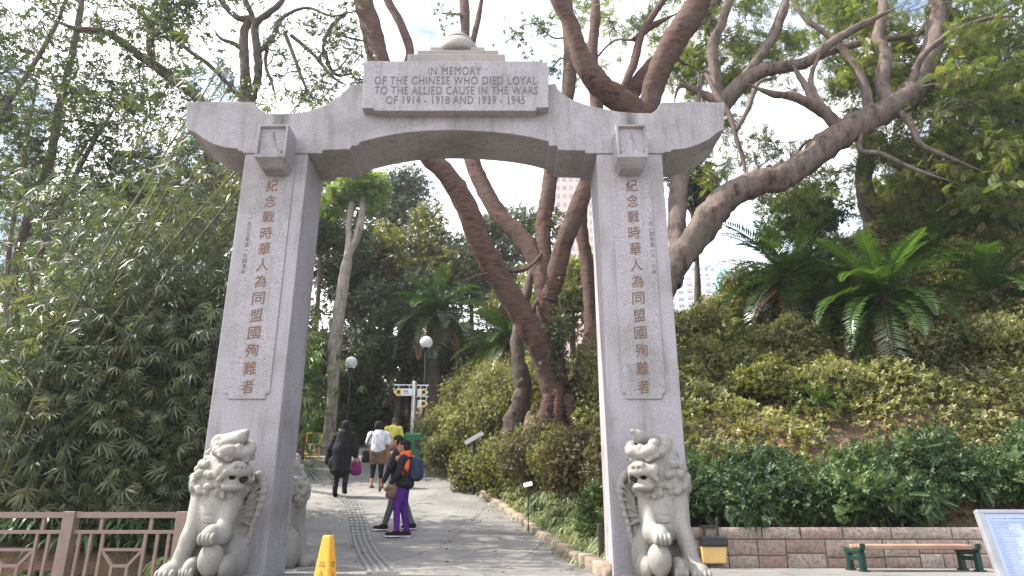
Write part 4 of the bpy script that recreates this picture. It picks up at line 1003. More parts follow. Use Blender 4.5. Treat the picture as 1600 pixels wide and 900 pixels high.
for (px, Y, rx, rz, lb, lm, n) in SH: shrub((px-800)/F*(Y*1.0+.6) + .18, Y, rx, rz, lb, lm, int(n*1.7), size=.085 if Y < 16 else .115)
SS = [(1090,15.2,.8,.7,'yellow-green slope shrub nearest the right pillar','l_azalea'),(1130,13.4,.7,.6,'sunny slope shrub below the dark cycad','l_azalea'),(1170,16.2,.9,.8,'olive slope shrub under the hilltop railing','l_olive'),(1200,12.4,.6,.55,'low olive shrub above the hedge, left of the fallen log','l_olive'),(1310,11.9,.6,.5,'low yellow shrub just above the fallen log','l_azalea'),(1350,13.6,.8,.6,'shaded shrub at the foot of the biggest cycad','l_mid'),
 (1440,12.2,.7,.6,'tall loose yellow-green shrub on the slope right of the bare patch','l_azalea'),(1500,13.8,.9,.8,'broad olive shrub below the bluish cycad','l_olive'),(1560,12.0,.7,.6,'yellowish shrub at the right edge above the hedge','l_azalea'),(1480,16.4,1.1,1.0,'brownish shrub high on the slope at the right','l_brown'),(1570,16.2,1.1,1.0,'olive shrub high at the right edge of the slope','l_olive'),(1420,17.0,1.0,.9,'pale shrub on the skyline behind the biggest cycad','l_azalea'),(1300,15.4,.9,.9,'dark shrub between the two large cycads','l_dark'),(1245,13.2,.7,.6,'light shrub beside the small low cycad','l_azalea')]
for (px, Y, rx, rz, lb, lm) in SS:
    zz = .45 + Y*.3; shrub((px-800)/F*(Y*_c + (float(H((px-800)/F*Y, Y)) - EYE)*_s), Y, rx, rz, lb, lm, 1900, .11, 'slope_shrub', group='loose shrubs on the right slope')
BS = [(-6.2, 28.2, 1.0, .9, 'light green shrub behind the concrete planter wall', 'l_mid'), (-7.6, 28.0, 1.1, 1.0, 'sunny shrub behind the yellow barrier', 'l_lime'), (-8.9, 27.2, 1.0, 1.1, 'dark shrub left of the yellow barrier', 'l_dark'), (-5.0, 29, 1.0, .8, 'brownish shrub at the foot of the ramp', 'l_brown'), (-6.8, 30, 1.4, 1.6, 'tall dark shrub behind the lamp posts', 'l_dark'), (-5.4, 31.5, 1.3, 1.8, 'dark shrub left of the ramp', 'l_dark'), (-2.2, 33, 2.0, 1.8, 'dark shrub beside the top of the ramp', 'l_dark'), (-3.6, 37, 2.2, 2.6, 'shadowy shrub closing the end of the ramp', 'l_dark')]
for (x, y, rx, rz, lb, lm) in BS: shrub(x, y, rx, rz, lb, lm, 1500, .2, 'garden_shrub', group='shrubs around the far end of the path')

# hedge above the wall
def hedge():
    t = new_tree('hedge', 5.6, 10.4, 'dark green feathery hedge growing along the top of the stone wall', 'hedge'); T = Tubes(); Lv = Leaves(); x = 1.75
    while x < 9.8:
        y = rng.uniform(9.55, 10.5); z0 = float(H(x, y)); hgt = rng.uniform(.5, .78)
        for k in range(3): a = rng.uniform(0, 6.28); pp = catmull([(x + rng.uniform(-.1, .1), y, z0 - .1), (x + .1*math.cos(a), y + .1*math.sin(a), z0+.25), (x + .35*math.cos(a), y + .3*math.sin(a), z0 + hgt)], 4); T.add(pp, np.linspace(.02, .006, len(pp)), 5, 0)
        for k in range(4): clump(Lv, (x + rng.uniform(-.3, .3), y + rng.uniform(-.3, .3), z0 + hgt*rng.uniform(.5, .95)), (.34, .34, .24), 60, 'sprig', .13, -.1, .5)
        clump(Lv, (x, y - .1, z0 + hgt*.62), (.36, .4, .22), 45, 'feather', .22, .2)
        clump(Lv, (x, min(y, 9.85) - .12, z0 + hgt*.3), (.3, .2, .22), 26, 'sprig', .12, .1)
        x += rng.uniform(.13, .2)
    finish(t, T, Lv, M['bark_dark'], M['l_hedge'], 'foliage', 'stems')
hedge()

# ground cover on the right slope, one mass of small leaves
def cover():
    Lv = Leaves(); n = 95000; x = rng.uniform(1.2, 17, n); y = rng.uniform(10.2, 24, n)
    keep = (x < 3.5 + (y - 10)*1.1 + 4.5) & (x > kx(y) + 1.2); x, y = x[keep], y[keep]
    f = np.sin(x*2.1 + 1.3*np.sin(y*1.7)) * np.sin(y*2.3 + 1.1*np.sin(x*1.3)) + .5*np.sin(x*5.1 + y*3.3)
    bare = (np.exp(-(((x-5.4)/.75)**2 + ((y-10.9)/.4)**2)) + np.exp(-(((x-4.2)/.5)**2 + ((y-12.0)/.4)**2)) + .8*np.exp(-(((x-3.0)/.3)**2 + ((y-11.3)/.3)**2)))
    k = rng.random(len(x)) > bare*1.1 + .28*(f < -.55); x, y, f = x[k], y[k], f[k]
    hgt = .25 + .32*np.clip(f + .5, 0, 1.6); z = H(x, y) + hgt * rng.random(len(x)) ** .55
    pos = np.stack([x, y, z], -1); up = unit(rng.standard_normal((len(x), 3))*.5 + np.array([-.2, -.3, 1.0])); m = rng.random(len(x)) < .5
    Lv.add(TS['sprig'], pos[m], up[m], rdirs(m.sum()), rng.uniform(.10, .20, m.sum())); Lv.add(TS['sprig2'], pos[~m], up[~m], rdirs((~m).sum()), rng.uniform(.09, .18, (~m).sum()))
    o = Lv.build('ground_cover', M['l_azalea']); tag(o, 'low yellow-green ground cover spread over the right slope', 'ground cover', kind='stuff')
    Lv = Leaves(); n = 5000; x = rng.uniform(1.8, 10, n); y = rng.uniform(9.5, 15, n); z = H(x, y) + .015; Lv.add(TS['sprig2'], np.stack([x, y, z], -1), rdirs(n)*np.array([1, 1, .2]), unit(rng.standard_normal((n, 3))*.3 + np.array([0, 0, 1])), .07)
    n = 900; y = 7.4 + 16*rng.random(n)**1.3; e = rng.random(n)**2.2*3.4; x = np.where(rng.random(n) < .7, kx(y) - .02 - e, pl(y) + .1 + e*.8); z = zp(y) + .024
    Lv.add(tmpl([leaf_quad((0, 0, 0), (0, 1, 0), (0, 0, 1), 1.0, .45, -.1)]), np.stack([x, y, z], -1), rdirs(n)*np.array([1, 1, .1]), unit(rng.standard_normal((n, 3))*.2 + np.array([0, 0, 1])), rng.uniform(.03, .075, n))
    o = Lv.build('leaf_litter', M['l_litter']); tag(o, 'dry reddish leaf litter between the plants and along the path edges', 'leaf litter', kind='stuff')
cover()
def grass():
    Lv = Leaves(); B = TS['blade']
    for i in range(1000):
        y = 7.7 + 18*rng.random()**1.25; w = .6 if y > 10 else .55; x = float(kx(y)) + .16 + w*rng.random()
        if 7.0 < y < 7.9 and x > .9: continue
        n = 26; a = rng.uniform(0, 6.28, n); L = rng.uniform(.25, .5, n); f = np.stack([np.cos(a), np.sin(a), np.zeros(n)], -1)
        Lv.add(B, np.stack([x + rng.normal(0, .05, n), y + rng.normal(0, .05, n), np.full(n, float(H(x, y)))], -1), f, np.tile([0, 0, 1.0], (n, 1)), L)
    o = Lv.build('edging_grass', M['l_grass']); tag(o, 'pale striped grass tufts spilling over the kerb', 'grass', kind='stuff')
    Lv = Leaves(); 
    for i in range(230):
        x = rng.uniform(-6.6, -3.35); y = rng.uniform(7.5, 9.3); n = 14; a = rng.uniform(0, 6.28, n); f = np.stack([np.cos(a), np.sin(a), np.zeros(n)], -1)
        Lv.add(TS['broad'], np.stack([x + rng.normal(0, .06, n), y + rng.normal(0, .06, n), np.full(n, float(H(x, y)) + rng.uniform(0, .35))], -1), f, np.tile([0, 0, 1.0], (n, 1)), rng.uniform(.35, .7, n))
    o = Lv.build('undergrowth', M['l_strap']); tag(o, 'strap-leaved undergrowth right behind the brown railing', 'undergrowth', kind='stuff')
    # dense far wood closing the gaps
    Lv = Leaves()
    for (x0, x1, y0, y1, h, n) in ((-34, -11, 24, 40, 7, 9000), (-14, 3, 38, 50, 5.5, 6500), (-12, -6, 30, 38, 4, 3000), (-15, -4.6, 14.5, 17, 2.2, 2600)):
        x = rng.uniform(x0, x1, n); y = rng.uniform(y0, y1, n); m = (x < pl(y) - .7) | (y > 38); x, y = x[m], y[m]; z = H(x, y) + h*rng.random(len(x))**.8*(.7 + .3*np.sin(x*1.1)*np.sin(x*.37 + 1)); Lv.add(TS['sprig2'], np.stack([x, y, z], -1), rdirs(len(x)) + np.array([0, 0, .4]), rdirs(len(x)) + np.array([0, 0, 1]), rng.uniform(.4, .75, len(x)) if y0 > 20 else rng.uniform(.25, .4, len(x)))
    o = Lv.build('far_wood', M['l_dark']); tag(o, 'dark wood filling the view behind the nearer trees', 'wood', kind='stuff')
grass()
# ------------------------------------------------------------------ guardian lions
def lion(name, label, x, y, mirror=False, flip=False):
    t = tag(empty(name, (x, y, 0)), label, 'statue', 'stone guardian lions of the gate')
    g = np.random.default_rng(21)
    fx, fy = .62, -.78; sx, sy = .78, .62; AX = [(sx, sy, 0), (fx, fy, 0), (0, 0, 1)]
    hc = np.array([.075, -.10, 1.0])
    def h(f, s, z): return (hc[0] + fx*f + sx*s, hc[1] + fy*f + sy*s, hc[2] + z)
    pr = [('c', (.02, .14, .25), (.0, -.0, .82), .25, .22, .05), ('e', (.0, -.10, .55), (.19, .16, .26)), ('e', (-.22, .12, .24), (.14, .24, .22)), ('e', (.22, .12, .24), (.14, .24, .22)),
          ('c', (-.17, -.08, .66), (-.235, -.2, .36), .125, .095), ('c', (-.235, -.2, .36), (-.29, -.27, .12), .095, .095), ('e', (-.32, -.34, .105), (.125, .16, .085)),
          ('c', (.15, -.10, .64), (.20, -.26, .42), .115, .09), ('c', (.20, -.26, .42), (.12, -.34, .40), .09, .085), ('e', (.10, -.36, .385), (.105, .12, .09)),
          ('e', (-.10, -.24, .13), (.10, .2, .10)), ('e', (.27, -.18, .14), (.10, .2, .11)),
          ('e', (-.03, .02, .84), (.262, .24, .255)), ('e', tuple(hc), (.18, .17, .19)), ('e', (-.05, .02, 1.06), (.16, .16, .14)),
          ('e', h(.17, 0, -.075), (.145, .13, .085), AX), ('e', h(.14, 0, -.165), (.12, .12, .06), AX), ('e', h(.08, .10, -.07), (.07, .09, .09), AX), ('e', h(.08, -.10, -.07), (.07, .09, .09), AX)]
    # brow, forehead curls, nose, flat topped crest turned up at its tip, swirling ear
    pr += [('e', h(.13, 0, .085), (.20, .13, .075), AX, .015), ('e', h(.20, .09, .10), (.085, .075, .06), AX, .012), ('e', h(.20, -.09, .10), (.085, .075, .06), AX, .012), ('e', h(.28, 0, -.035), (.075, .05, .05), AX, .012),
           ('c', h(-.10, -.02, .20), h(.20, .03, .235), .085, .06, .02), ('c', h(.20, .03, .235), h(.27, .05, .275), .055, .022, .02), ('e', h(.16, -.12, .16), (.06, .06, .05), AX, .012), ('e', h(.16, .13, .16), (.06, .06, .05), AX, .012),
           ('e', (-.075, -.06, 1.19), (.085, .06, .085), None, .012), ('e', (-.10, -.09, 1.16), (.045, .04, .05), None, .008), ('e', (-.06, -.12, 1.12), (.05, .04, .09), None, .01)]
    for s_ in (-.085, .085): pr += [('e', h(.215, s_, .035), (.045, .035, .032), AX, .01), ('e', h(.19, s_*1.35, .055), (.075, .045, .03), AX, .01), ('e', h(.19, s_*1.5, -.06), (.05, .05, .06), AX, .012), ('c', h(.255, s_*1.2, -.085), h(.19, s_*1.75, -.15), .03, .022, .01)]
    pr += [('e', h(.265, 0, -.075), (.12, .06, .05), AX, .015), ('e', h(.20, 0, -.205), (.11, .09, .04), AX, .012), ('e', h(.30, .045, -.03), (.03, .03, .03), AX, .008), ('e', h(.30, -.045, -.03), (.03, .03, .03), AX, .008)]
    # toes
    for k in range(4):
        pr.append(('e', (-.40 + .055*k, -.47 + .012*abs(k-1.5), .085), (.034, .06, .05), None, .006)); pr.append(('e', (.03 + .05*k, -.45, .37), (.03, .05, .05), None, .006))
        pr.append(('e', (-.16 + .04*k, -.41, .10), (.025, .05, .045), None, .006))
    # mane curls on neck and shoulders, and down the back of the head
    for i in range(340):
        d = g.standard_normal(3); d /= np.linalg.norm(d); p = np.array([-.03, .02, .84]) + d*np.array([.27, .25, .27])
        if p[1] < -.13 and p[0] > -.10 and p[2] > .92: continue
        if p[2] < .60: continue
        r = g.uniform(.030, .050); pr.append(('e', tuple(p), (r, r, r*.9), None, .006))
    for i in range(70):
        d = g.standard_normal(3); d /= np.linalg.norm(d); p = np.array([-.05, .02, 1.04]) + d*np.array([.17, .17, .155])
        if p[1] < -.02 and p[0] > -.13: continue
        r = g.uniform(.024, .036); pr.append(('e', tuple(p), (r, r, r*.9), None, .006))
    for i in range(18):                            # beard
        s = g.uniform(-.12, .12); pr.append(('e', h(.10 + g.uniform(-.03, .03), s, -.22 - g.uniform(0, .07)), (.03, .03, .035), None, .008))
    # flame-like tail standing behind, edged with curls
    pr.append(('e', (.30, .16, .62), (.085, .10, .30), None, .02))
    for k in range(13):
        a = -1.3 + 2.7*k/12; pr.append(('e', (.30 + .10*math.cos(a), .10, .62 + .30*math.sin(a)), (.042, .05, .045), None, .008))
        if k % 2: pr.append(('c', (.26, .06, .5 + .02*k), (.36, .05, .45 + .036*k), .018, .012, .01))
    # belly bands
    for z in (.42, .49, .56): pr.append(('-', (.0, -.285, z), (.16, .05, .006)))
    # open mouth and small eye: carved hollows, with dark fills painting their shade
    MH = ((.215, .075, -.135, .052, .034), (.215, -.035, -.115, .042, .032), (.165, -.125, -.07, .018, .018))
    pr += [('e', h(.20, .135, .13), (.05, .05, .045), AX, .008), ('e', h(.10, -.17, .10), (.05, .05, .05), AX, .008), ('e', h(.22, 0, .125), (.045, .04, .045), AX, .008)]
    for f_, s_, z_, rr, rz_ in MH: pr.append(('-', h(f_, s_, z_), (rr, rr + .03, rz_), AX))
    for s_ in (-.07, .07): pr.append(('-', h(.255, s_, .03), (.028, .03, .012), AX)); pr.append(('-', h(.33, s_*.4, -.05), (.012, .03, .012), AX))
    sg = -1 if mirror else 1; SC = lambda V: np.stack([V[:, 0]*(.71 + .18*np.clip((V[:, 2]-.5)/.3, 0, 1)), V[:, 1]*.88, V[:, 2]], 1)
    b = sdf_obj('body', pr, M['granite_old'], t, .0105, .035, lo=(-.5, -.58, .02), hi=(.46, .42, 1.36), mirror=mirror, sc=SC)
    def mx(p): q = SC(np.array([p], float))[0]; return (sg*q[0], q[1], q[2])
    for f_, s_, z_, rr, rz_ in MH: MB().sphere(mx(h(f_ - .012, s_, z_)), (rr*.8, rr*.8, rz_*.95), 12, 8).build('mouth_shade_fill' if rr > .03 else 'eye', M['dark'], t, True)
    MB().sphere(mx((.13, -.34, .205)), (.10, .12, .14), 28, 18).build('ball', M['granite_old'], t, True)
    MB().box(-.33, .33, -.47, .36, -.04, .055).build('plinth', M['granite_old'], t, bevel=.015)
    if flip: t.rotation_euler = (0, 0, math.pi)
    return t
lion('guardian_lion', 'weathered stone lion sitting before the left pillar, its paw on a ball', -2.61, 6.60)
lion('guardian_lion', 'weathered stone lion sitting before the right pillar beside the stone wall', 1.325, 6.60, mirror=True)
lion('guardian_lion', 'stone lion half hidden behind the left pillar, facing up the path', -2.54, 8.15, mirror=False, flip=True)

# ------------------------------------------------------------------ people
def person(x, y, rz, label, height=1.6):
    t = tag(empty('person', (x, y, float(zp(y)) + .016), rz), label, 'person', 'people walking on the path'); t.scale = (height/1.6,)*3; return t
def fig(t, m, name, prims, h=.011, k=.03): return sdf_obj(name, prims, M[m], t, h, k)
def body(t, hd=(0, 0, 1.47), face=(0, 1), legs=((-.09, 0, .09), (.09, 0, .09)), arms=(), neck=(0, 0, 1.33), sk='skin'):
    """one continuous skin surface: head with nose and ears, neck, trunk, arms with hands, legs with feet"""
    hx, hy, hz = hd; fx, fy = face; pr = [('e', (hx, hy, hz), (.073 if abs(fy) > .5 else .088, .088 if abs(fy) > .5 else .073, .108)), ('e', (hx + fx*.05, hy + fy*.05, hz - .06), (.05, .05, .05)), ('c', (hx + fx*.085, hy + fy*.085, hz + .015), (hx + fx*.102, hy + fy*.102, hz - .02), .012, .017, .01)]
    for s in (-1, 1): pr.append(('e', (hx - fy*s*.078, hy + fx*s*.078, hz - .005), (.015, .015, .03), None, .008)); pr.append(('-', (hx + fx*.098 - fy*s*.032, hy + fy*.098 + fx*s*.032, hz + .012), (.013, .013, .009)))
    pr.append(('-', (hx + fx*.10, hy + fy*.10, hz - .062), (.026 if abs(fy) > .5 else .012, .012 if abs(fy) > .5 else .026, .005)))
    pr += [('c', neck, (hx - fx*.02, hy - fy*.02, hz - .07), .05, .045), ('c', (0, 0, .86), (neck[0], neck[1], neck[2]-.12), .12, .115), ('c', (-.13, neck[1]*.8, 1.27), (.13, neck[1]*.8, 1.27), .05, .05)]
    for hip_x, knee, foot in legs:
        hip = (hip_x, 0, .84); pr += [('c', hip, knee, .082, .052), ('c', knee, foot, .05, .034), ('e', (foot[0] + fx*.06, foot[1] + fy*.06, foot[2] - .02), (.04 if abs(fy) > .5 else .10, .10 if abs(fy) > .5 else .04, .032))]
    for sh, el, wr, hd_ in arms:
        sh, el, wr = map(np.array, (sh, el, wr)); d = unit((wr - el).astype(float)); pr += [('c', sh, el, .045, .034), ('c', el, wr, .034, .024), ('e', tuple(wr + d*.045), (.026, .034, .045))]
        n = unit(np.cross(d, (0, 0.2, 1)))
        for k in range(4): o = wr + d*.07 + n*(.027 - .018*k); e1 = o + d*(.045 - .006*abs(k-1)); pr.append(('c', o, e1, .0095, .009, .004)); pr.append(('c', e1, e1 + d*.022 + np.array([0, 0, -.012]), .009, .007, .004))
        pr.append(('c', wr + d*.03 + n*.025, wr + d*.065 + n*.05, .011, .009, .006))
    return sdf_obj('body', pr, M[sk], t, .0095, .022)
def at_path(px, Y): return px_x(px, Y)
def px_x(px, Y): z = Y*_c + (float(zp(Y)) - EYE)*_s; return (px - 800)/F*z

# woman in black walking away
Y = 16.0; t = person(px_x(531, Y), Y, 0, 'woman in a long black coat and black boots walking away up the path', 1.66)
body(t, (.02, .0, 1.47), (0, 1), ((-.09, (-.10, .02, .46), (-.11, -.02, .08)), (.09, (.10, -.02, .47), (.12, -.16, .13))), (((.18, 0, 1.26), (.25, .0, 1.02), (.26, .04, .82), 0), ((-.18, 0, 1.26), (-.26, .0, 1.0), (-.30, .03, .80), 0)))
fig(t, 'hair', 'hair', [('e', (.02, -.02, 1.50), (.098, .105, .105)), ('e', (.02, -.05, 1.42), (.09, .07, .10))])
fig(t, 'black_cloth', 'coat', [('c', (0, 0, 1.27), (-.02, 0, .95), .165, .20, .05), ('c', (-.18, 0, 1.25), (.18, 0, 1.25), .075, .075), ('c', (-.02, 0, .95), (-.03, -.01, .58), .21, .20), ('e', (-.03, -.01, .52), (.225, .19, .07)), ('e', (-.19, -.03, .68), (.10, .12, .16)), ('c', (.18, 0, 1.25), (.25, 0, 1.0), .075, .08), ('c', (.25, 0, 1.0), (.26, .04, .85), .075, .06), ('c', (-.18, 0, 1.25), (-.26, 0, 1.0), .075, .10), ('c', (-.26, 0, 1.0), (-.30, .02, .74), .10, .09), ('e', (0, 0, 1.34), (.09, .09, .06))], k=.04)
for s, kn, ft in ((-1, (-.10, .02, .46), (-.11, -.02, .10)), (1, (.10, -.02, .47), (.12, -.16, .15))):
    fig(t, 'black_cloth', 'trouser_leg', [('c', (s*.09, 0, .6), kn, .085, .064), ('c', kn, ft, .064, .046)])
    fig(t, 'black_cloth', 'boot', [('c', (ft[0], ft[1], ft[2] + .12), (ft[0], ft[1], ft[2] - .02), .056, .05), ('e', (ft[0], ft[1] + .06, ft[2] - .055), (.048, .12, .042))])
def bag_obj(name, label, m, loc, w, d, h, strap=None, cat='bag'):
    o = tag(empty(name, loc), label, cat); fig(o, m, 'bag_body', [('b', (0, 0, 0), (w/2, d/2, h/2), .04), ('e', (0, 0, -h*.22), (w*.54, d*.62, h*.3))], k=.03)
    if strap:
        T = Tubes(); pp = catmull(strap, 8); T.add(pp, .012, 6, 0); T.build('strap', M[m], o)
    return o
def wpt(t, p): s = t.scale[0]; r = t.rotation_euler.z; return (t.location.x + s*(p[0]*math.cos(r) - p[1]*math.sin(r)), t.location.y + s*(p[0]*math.sin(r) + p[1]*math.cos(r)), t.location.z + s*p[2])
bag_obj('shopping_bag', 'magenta shopping bag carried by the woman in black', 'magenta_cloth', wpt(t, (.29, .05, .58)), .22, .11, .28, [(-.06, 0, .12), (-.04, 0, .22), (0, 0, .26), (.04, 0, .22), (.06, 0, .12)])

# woman in the white top walking away
Y = 17.4; t = person(px_x(587, Y), Y, 0, 'woman in a white top, brown shorts and black leggings walking away', 1.58)
LG = ((-.10, (-.10, .06, .46), (-.11, -.02, .07)), (.10, (.10, .0, .46), (.10, .04, .07)))
body(t, (-.02, .02, 1.47), (0, 1), LG, (((.20, 0, 1.26), (.27, .03, 1.02), (.24, .16, .86), 0), ((-.20, 0, 1.26), (-.27, .04, 1.02), (-.22, .16, .90), 0)))
fig(t, 'hair', 'hair', [('e', (-.02, .0, 1.50), (.105, .11, .10)), ('e', (-.02, -.03, 1.44), (.10, .085, .09))])
fig(t, 'white_cloth', 'top', [('c', (0, 0, 1.22), (0, 0, .92), .165, .185, .05), ('c', (-.19, 0, 1.25), (.19, 0, 1.25), .08, .08), ('c', (.19, 0, 1.25), (.25, .02, 1.08), .085, .075), ('c', (-.19, 0, 1.25), (-.25, .02, 1.08), .085, .075), ('e', (0, -.02, 1.33), (.11, .09, .05))], k=.04)
fig(t, 'brown_cloth', 'shorts', [('e', (0, 0, .84), (.20, .16, .12)), ('c', (-.09, 0, .82), (-.105, .03, .62), .115, .105), ('c', (.09, 0, .82), (.105, 0, .62), .115, .105)], k=.04)
for s, kn, ft in LG:
    a = np.array(kn); b = np.array(ft); fig(t, 'black_cloth', 'legging', [('c', (s, 0, .66), kn, .085, .062), ('c', kn, tuple(a + (b-a)*.55), .061, .05)])
    fig(t, 'tan_cloth', 'sandal', [('e', (ft[0], ft[1] + .05, ft[2] - .055), (.05, .125, .022)), ('c', (ft[0]-.04, ft[1]+.08, ft[2]-.04), (ft[0]+.04, ft[1]+.08, ft[2]-.04), .018, .018)], .008)
bag_obj('shoulder_bag', 'black shoulder bag hanging at the hip of the woman in white', 'black_cloth', wpt(t, (-.28, .0, .74)), .20, .10, .28, [(-.02, -.02, .12), (.03, -.08, .3), (.10, -.13, .46), (.17, -.08, .60), (.20, .06, .62), (.17, .12, .5)])

# person in the yellow shirt, mostly hidden
Y = 20.5; t = person(px_x(611, Y), Y, 0, 'grey-haired person in a yellow shirt half hidden beyond the woman in white', 1.56)
body(t, (.02, .02, 1.47), (0, 1), ((-.09, (-.09, .03, .46), (-.10, 0, .08)), (.09, (.09, 0, .46), (.09, .02, .08))), (((.19, 0, 1.26), (.25, .02, 1.0), (.24, .1, .8), 0), ((-.19, 0, 1.26), (-.25, .02, 1.0), (-.24, .1, .8), 0)))
fig(t, 'grey_hair', 'hair', [('e', (.02, .0, 1.50), (.09, .10, .09))])
fig(t, 'yellow_cloth', 'shirt', [('c', (0, 0, 1.22), (0, 0, .86), .16, .18, .05), ('c', (-.19, 0, 1.25), (.19, 0, 1.25), .075, .075), ('c', (.19, 0, 1.25), (.25, .02, 1.04), .08, .075), ('c', (-.19, 0, 1.25), (-.25, .02, 1.04), .08, .075)], k=.04)
fig(t, 'tan_cloth', 'trousers', [('e', (0, 0, .83), (.17, .14, .12)), ('c', (-.09, 0, .82), (-.09, .03, .46), .10, .075), ('c', (-.09, .03, .46), (-.10, 0, .10), .075, .06), ('c', (.09, 0, .82), (.09, 0, .46), .10, .075), ('c', (.09, 0, .46), (.09, .02, .10), .075, .06)])
fig(t, 'black_cloth', 'shoes', [('e', (-.10, .05, .04), (.05, .13, .045)), ('e', (.09, .07, .04), (.05, .13, .045))])

# woman in purple trousers (faces left), and her companion behind her
def sider(Y, px, label, h, LG, AR, coat, trous, lean=0., hairlong=False, scarf=False, cap=None, z0=None):
    t = person(px_x(px, Y), Y, 0, label, h)
    if z0 is not None: t.location.z = z0
    nk = (-.02 + lean, 0, 1.33); hd = (-.045 + lean, 0, 1.475)
    body(t, hd, (-1, .05), LG, AR, nk)
    fig(t, 'hair', 'hair', [('e', (hd[0] + .025, 0, 1.505), (.098, .088, .092)), ('e', (hd[0] + .06, 0, 1.45), (.062, .08, .10))] + ([('e', (hd[0] + .06, 0, 1.36), (.055, .075, .10))] if hairlong else []))
    pr = [('c', (lean*.8, 0, 1.22), (.01, 0, .90), .135, .15, .05), ('c', (lean, -.13, 1.26), (lean, .13, 1.26), .07, .07), ('e', (nk[0], 0, 1.32), (.075, .08, .05)), ('e', (.015, 0, .84), (.145, .16, .08))]
    for sh, el, wr, _ in AR: pr += [('c', sh, el, .065, .052), ('c', el, tuple(np.array(el) + (np.array(wr) - np.array(el))*.85), .05, .04)]
    fig(t, coat, 'jacket', pr, k=.035)
    for s, kn, ft in LG: fig(t, trous, 'trouser_leg', [('c', (s, 0, .86), kn, .10, .064), ('c', kn, ft, .062, .047)], k=.03)
    for s, kn, ft in LG: fig(t, 'black_cloth', 'shoe', [('e', (ft[0] - .06, ft[1], ft[2] - .035), (.13, .048, .042)), ('e', (ft[0] - .0, ft[1], ft[2] - .01), (.06, .05, .05))], .009)
    for s, kn, ft in LG: fig(t, 'white_cloth', 'shoe_sole', [('b', (ft[0] - .06, ft[1], ft[2] - .074), (.125, .046, .009), .008)], .006)
    if scarf: fig(t, 'orange_cloth', 'scarf', [('c', (lean - .05, -.08, 1.33), (lean + .06, -.07, 1.36), .05, .045), ('c', (lean + .06, -.09, 1.34), (lean + .04, -.15, 1.10), .045, .05), ('c', (lean - .05, -.09, 1.32), (lean + .01, -.14, 1.15), .045, .04), ('c', (lean + .06, .05, 1.34), (lean + .06, -.06, 1.34), .045, .045), ('c', (lean + .03, -.15, 1.14), (lean + .06, -.155, .99), .03, .012, .006), ('c', (lean + .0, -.155, 1.12), (lean - .01, -.16, .98), .025, .01, .006)], .009, .02)
    return t
Y = 12.25
tp = sider(Y, 628, 'woman in purple trousers, black jacket and orange scarf crossing the path', 1.58, ((-.0, (-.10, -.06, .47), (-.085, -.07, .085)), (.0, (-.01, .07, .47), (.07, .05, .085))), (((-.02, -.17, 1.25), (-.08, -.20, 1.02), (-.22, -.17, .84), 0), ((-.02, .17, 1.25), (-.06, .20, 1.02), (-.18, .20, .84), 0)), 'jacket_cloth', 'purple_cloth', scarf=True)
o = tag(empty('backpack', wpt(tp, (.19, 0, 1.10))), 'dark blue backpack on the back of the woman in purple trousers', 'backpack')
fig(o, 'navy_cloth', 'bag_body', [('b', (0, 0, 0), (.09, .14, .20), .06), ('e', (.04, 0, -.07), (.09, .13, .12))], k=.03)
fig(o, 'black_cloth', 'strap', [('c', (-.06, -.12, .17), (-.16, -.17, .16), .02, .02), ('c', (-.16, -.17, .16), (-.20, -.17, -.02), .02, .02), ('c', (-.20, -.17, -.02), (-.07, -.14, -.14), .02, .018)], .008, .01)
bag_obj('handbag', 'soft brown bag held at the knees of the woman in purple trousers', 'tan_cloth', wpt(tp, (-.20, .05, .72)), .22, .09, .20, [(-.06, 0, .08), (-.03, 0, .16), (.02, -.02, .16), (.05, 0, .08)])
sider(12.75, 619, 'dark-haired woman in a dark jacket and grey trousers beside the purple trousers', 1.62, ((-.0, (-.08, -.05, .47), (-.20, -.05, .085)), (.0, (.10, .05, .48), (.26, .05, .10))), (((-.04, -.17, 1.25), (-.13, -.20, 1.0), (-.24, -.18, .76), 0), ((-.04, .17, 1.25), (-.08, .2, 1.0), (-.12, .2, .78), 0)), 'jacket_cloth', 'grey_cloth', hairlong=True, lean=-.02)
pz = P(667, 672, 29.5)
sider(29.5, 668, 'far walker in dark clothes and a pale cap beyond the signpost', 1.65, ((0, (-.05, -.06, .47), (-.06, -.06, .085)), (0, (.05, .06, .47), (.1, .06, .085))), (((-.02, -.17, 1.25), (-.05, -.2, 1.0), (-.14, -.18, .8), 0), ((-.02, .17, 1.25), (-.02, .2, 1.0), (-.1, .2, .8), 0)), 'jacket_cloth', 'grey_cloth')
far = [o for o in bpy.data.objects if o.name.startswith('person') and 'far walker' in o.get('label', '')][0]
fig(far, 'white_cloth', 'cap', [('e', (-.04, 0, 1.545), (.105, .095, .065)), ('e', (-.15, 0, 1.52), (.07, .07, .015))])
t = sider(30.5, 713, 'far walker in a pale patterned shirt behind the azaleas', 1.6, ((0, (-.05, -.06, .47), (-.06, -.06, .085)), (0, (.05, .06, .47), (.1, .06, .085))), (((-.02, -.17, 1.25), (-.05, -.2, 1.0), (-.14, -.18, .8), 0), ((-.02, .17, 1.25), (-.02, .2, 1.0), (-.1, .2, .8), 0)), 'pale_print_cloth', 'black_cloth')
t.location.z = P(713, 622, 30.5).z - 1.5

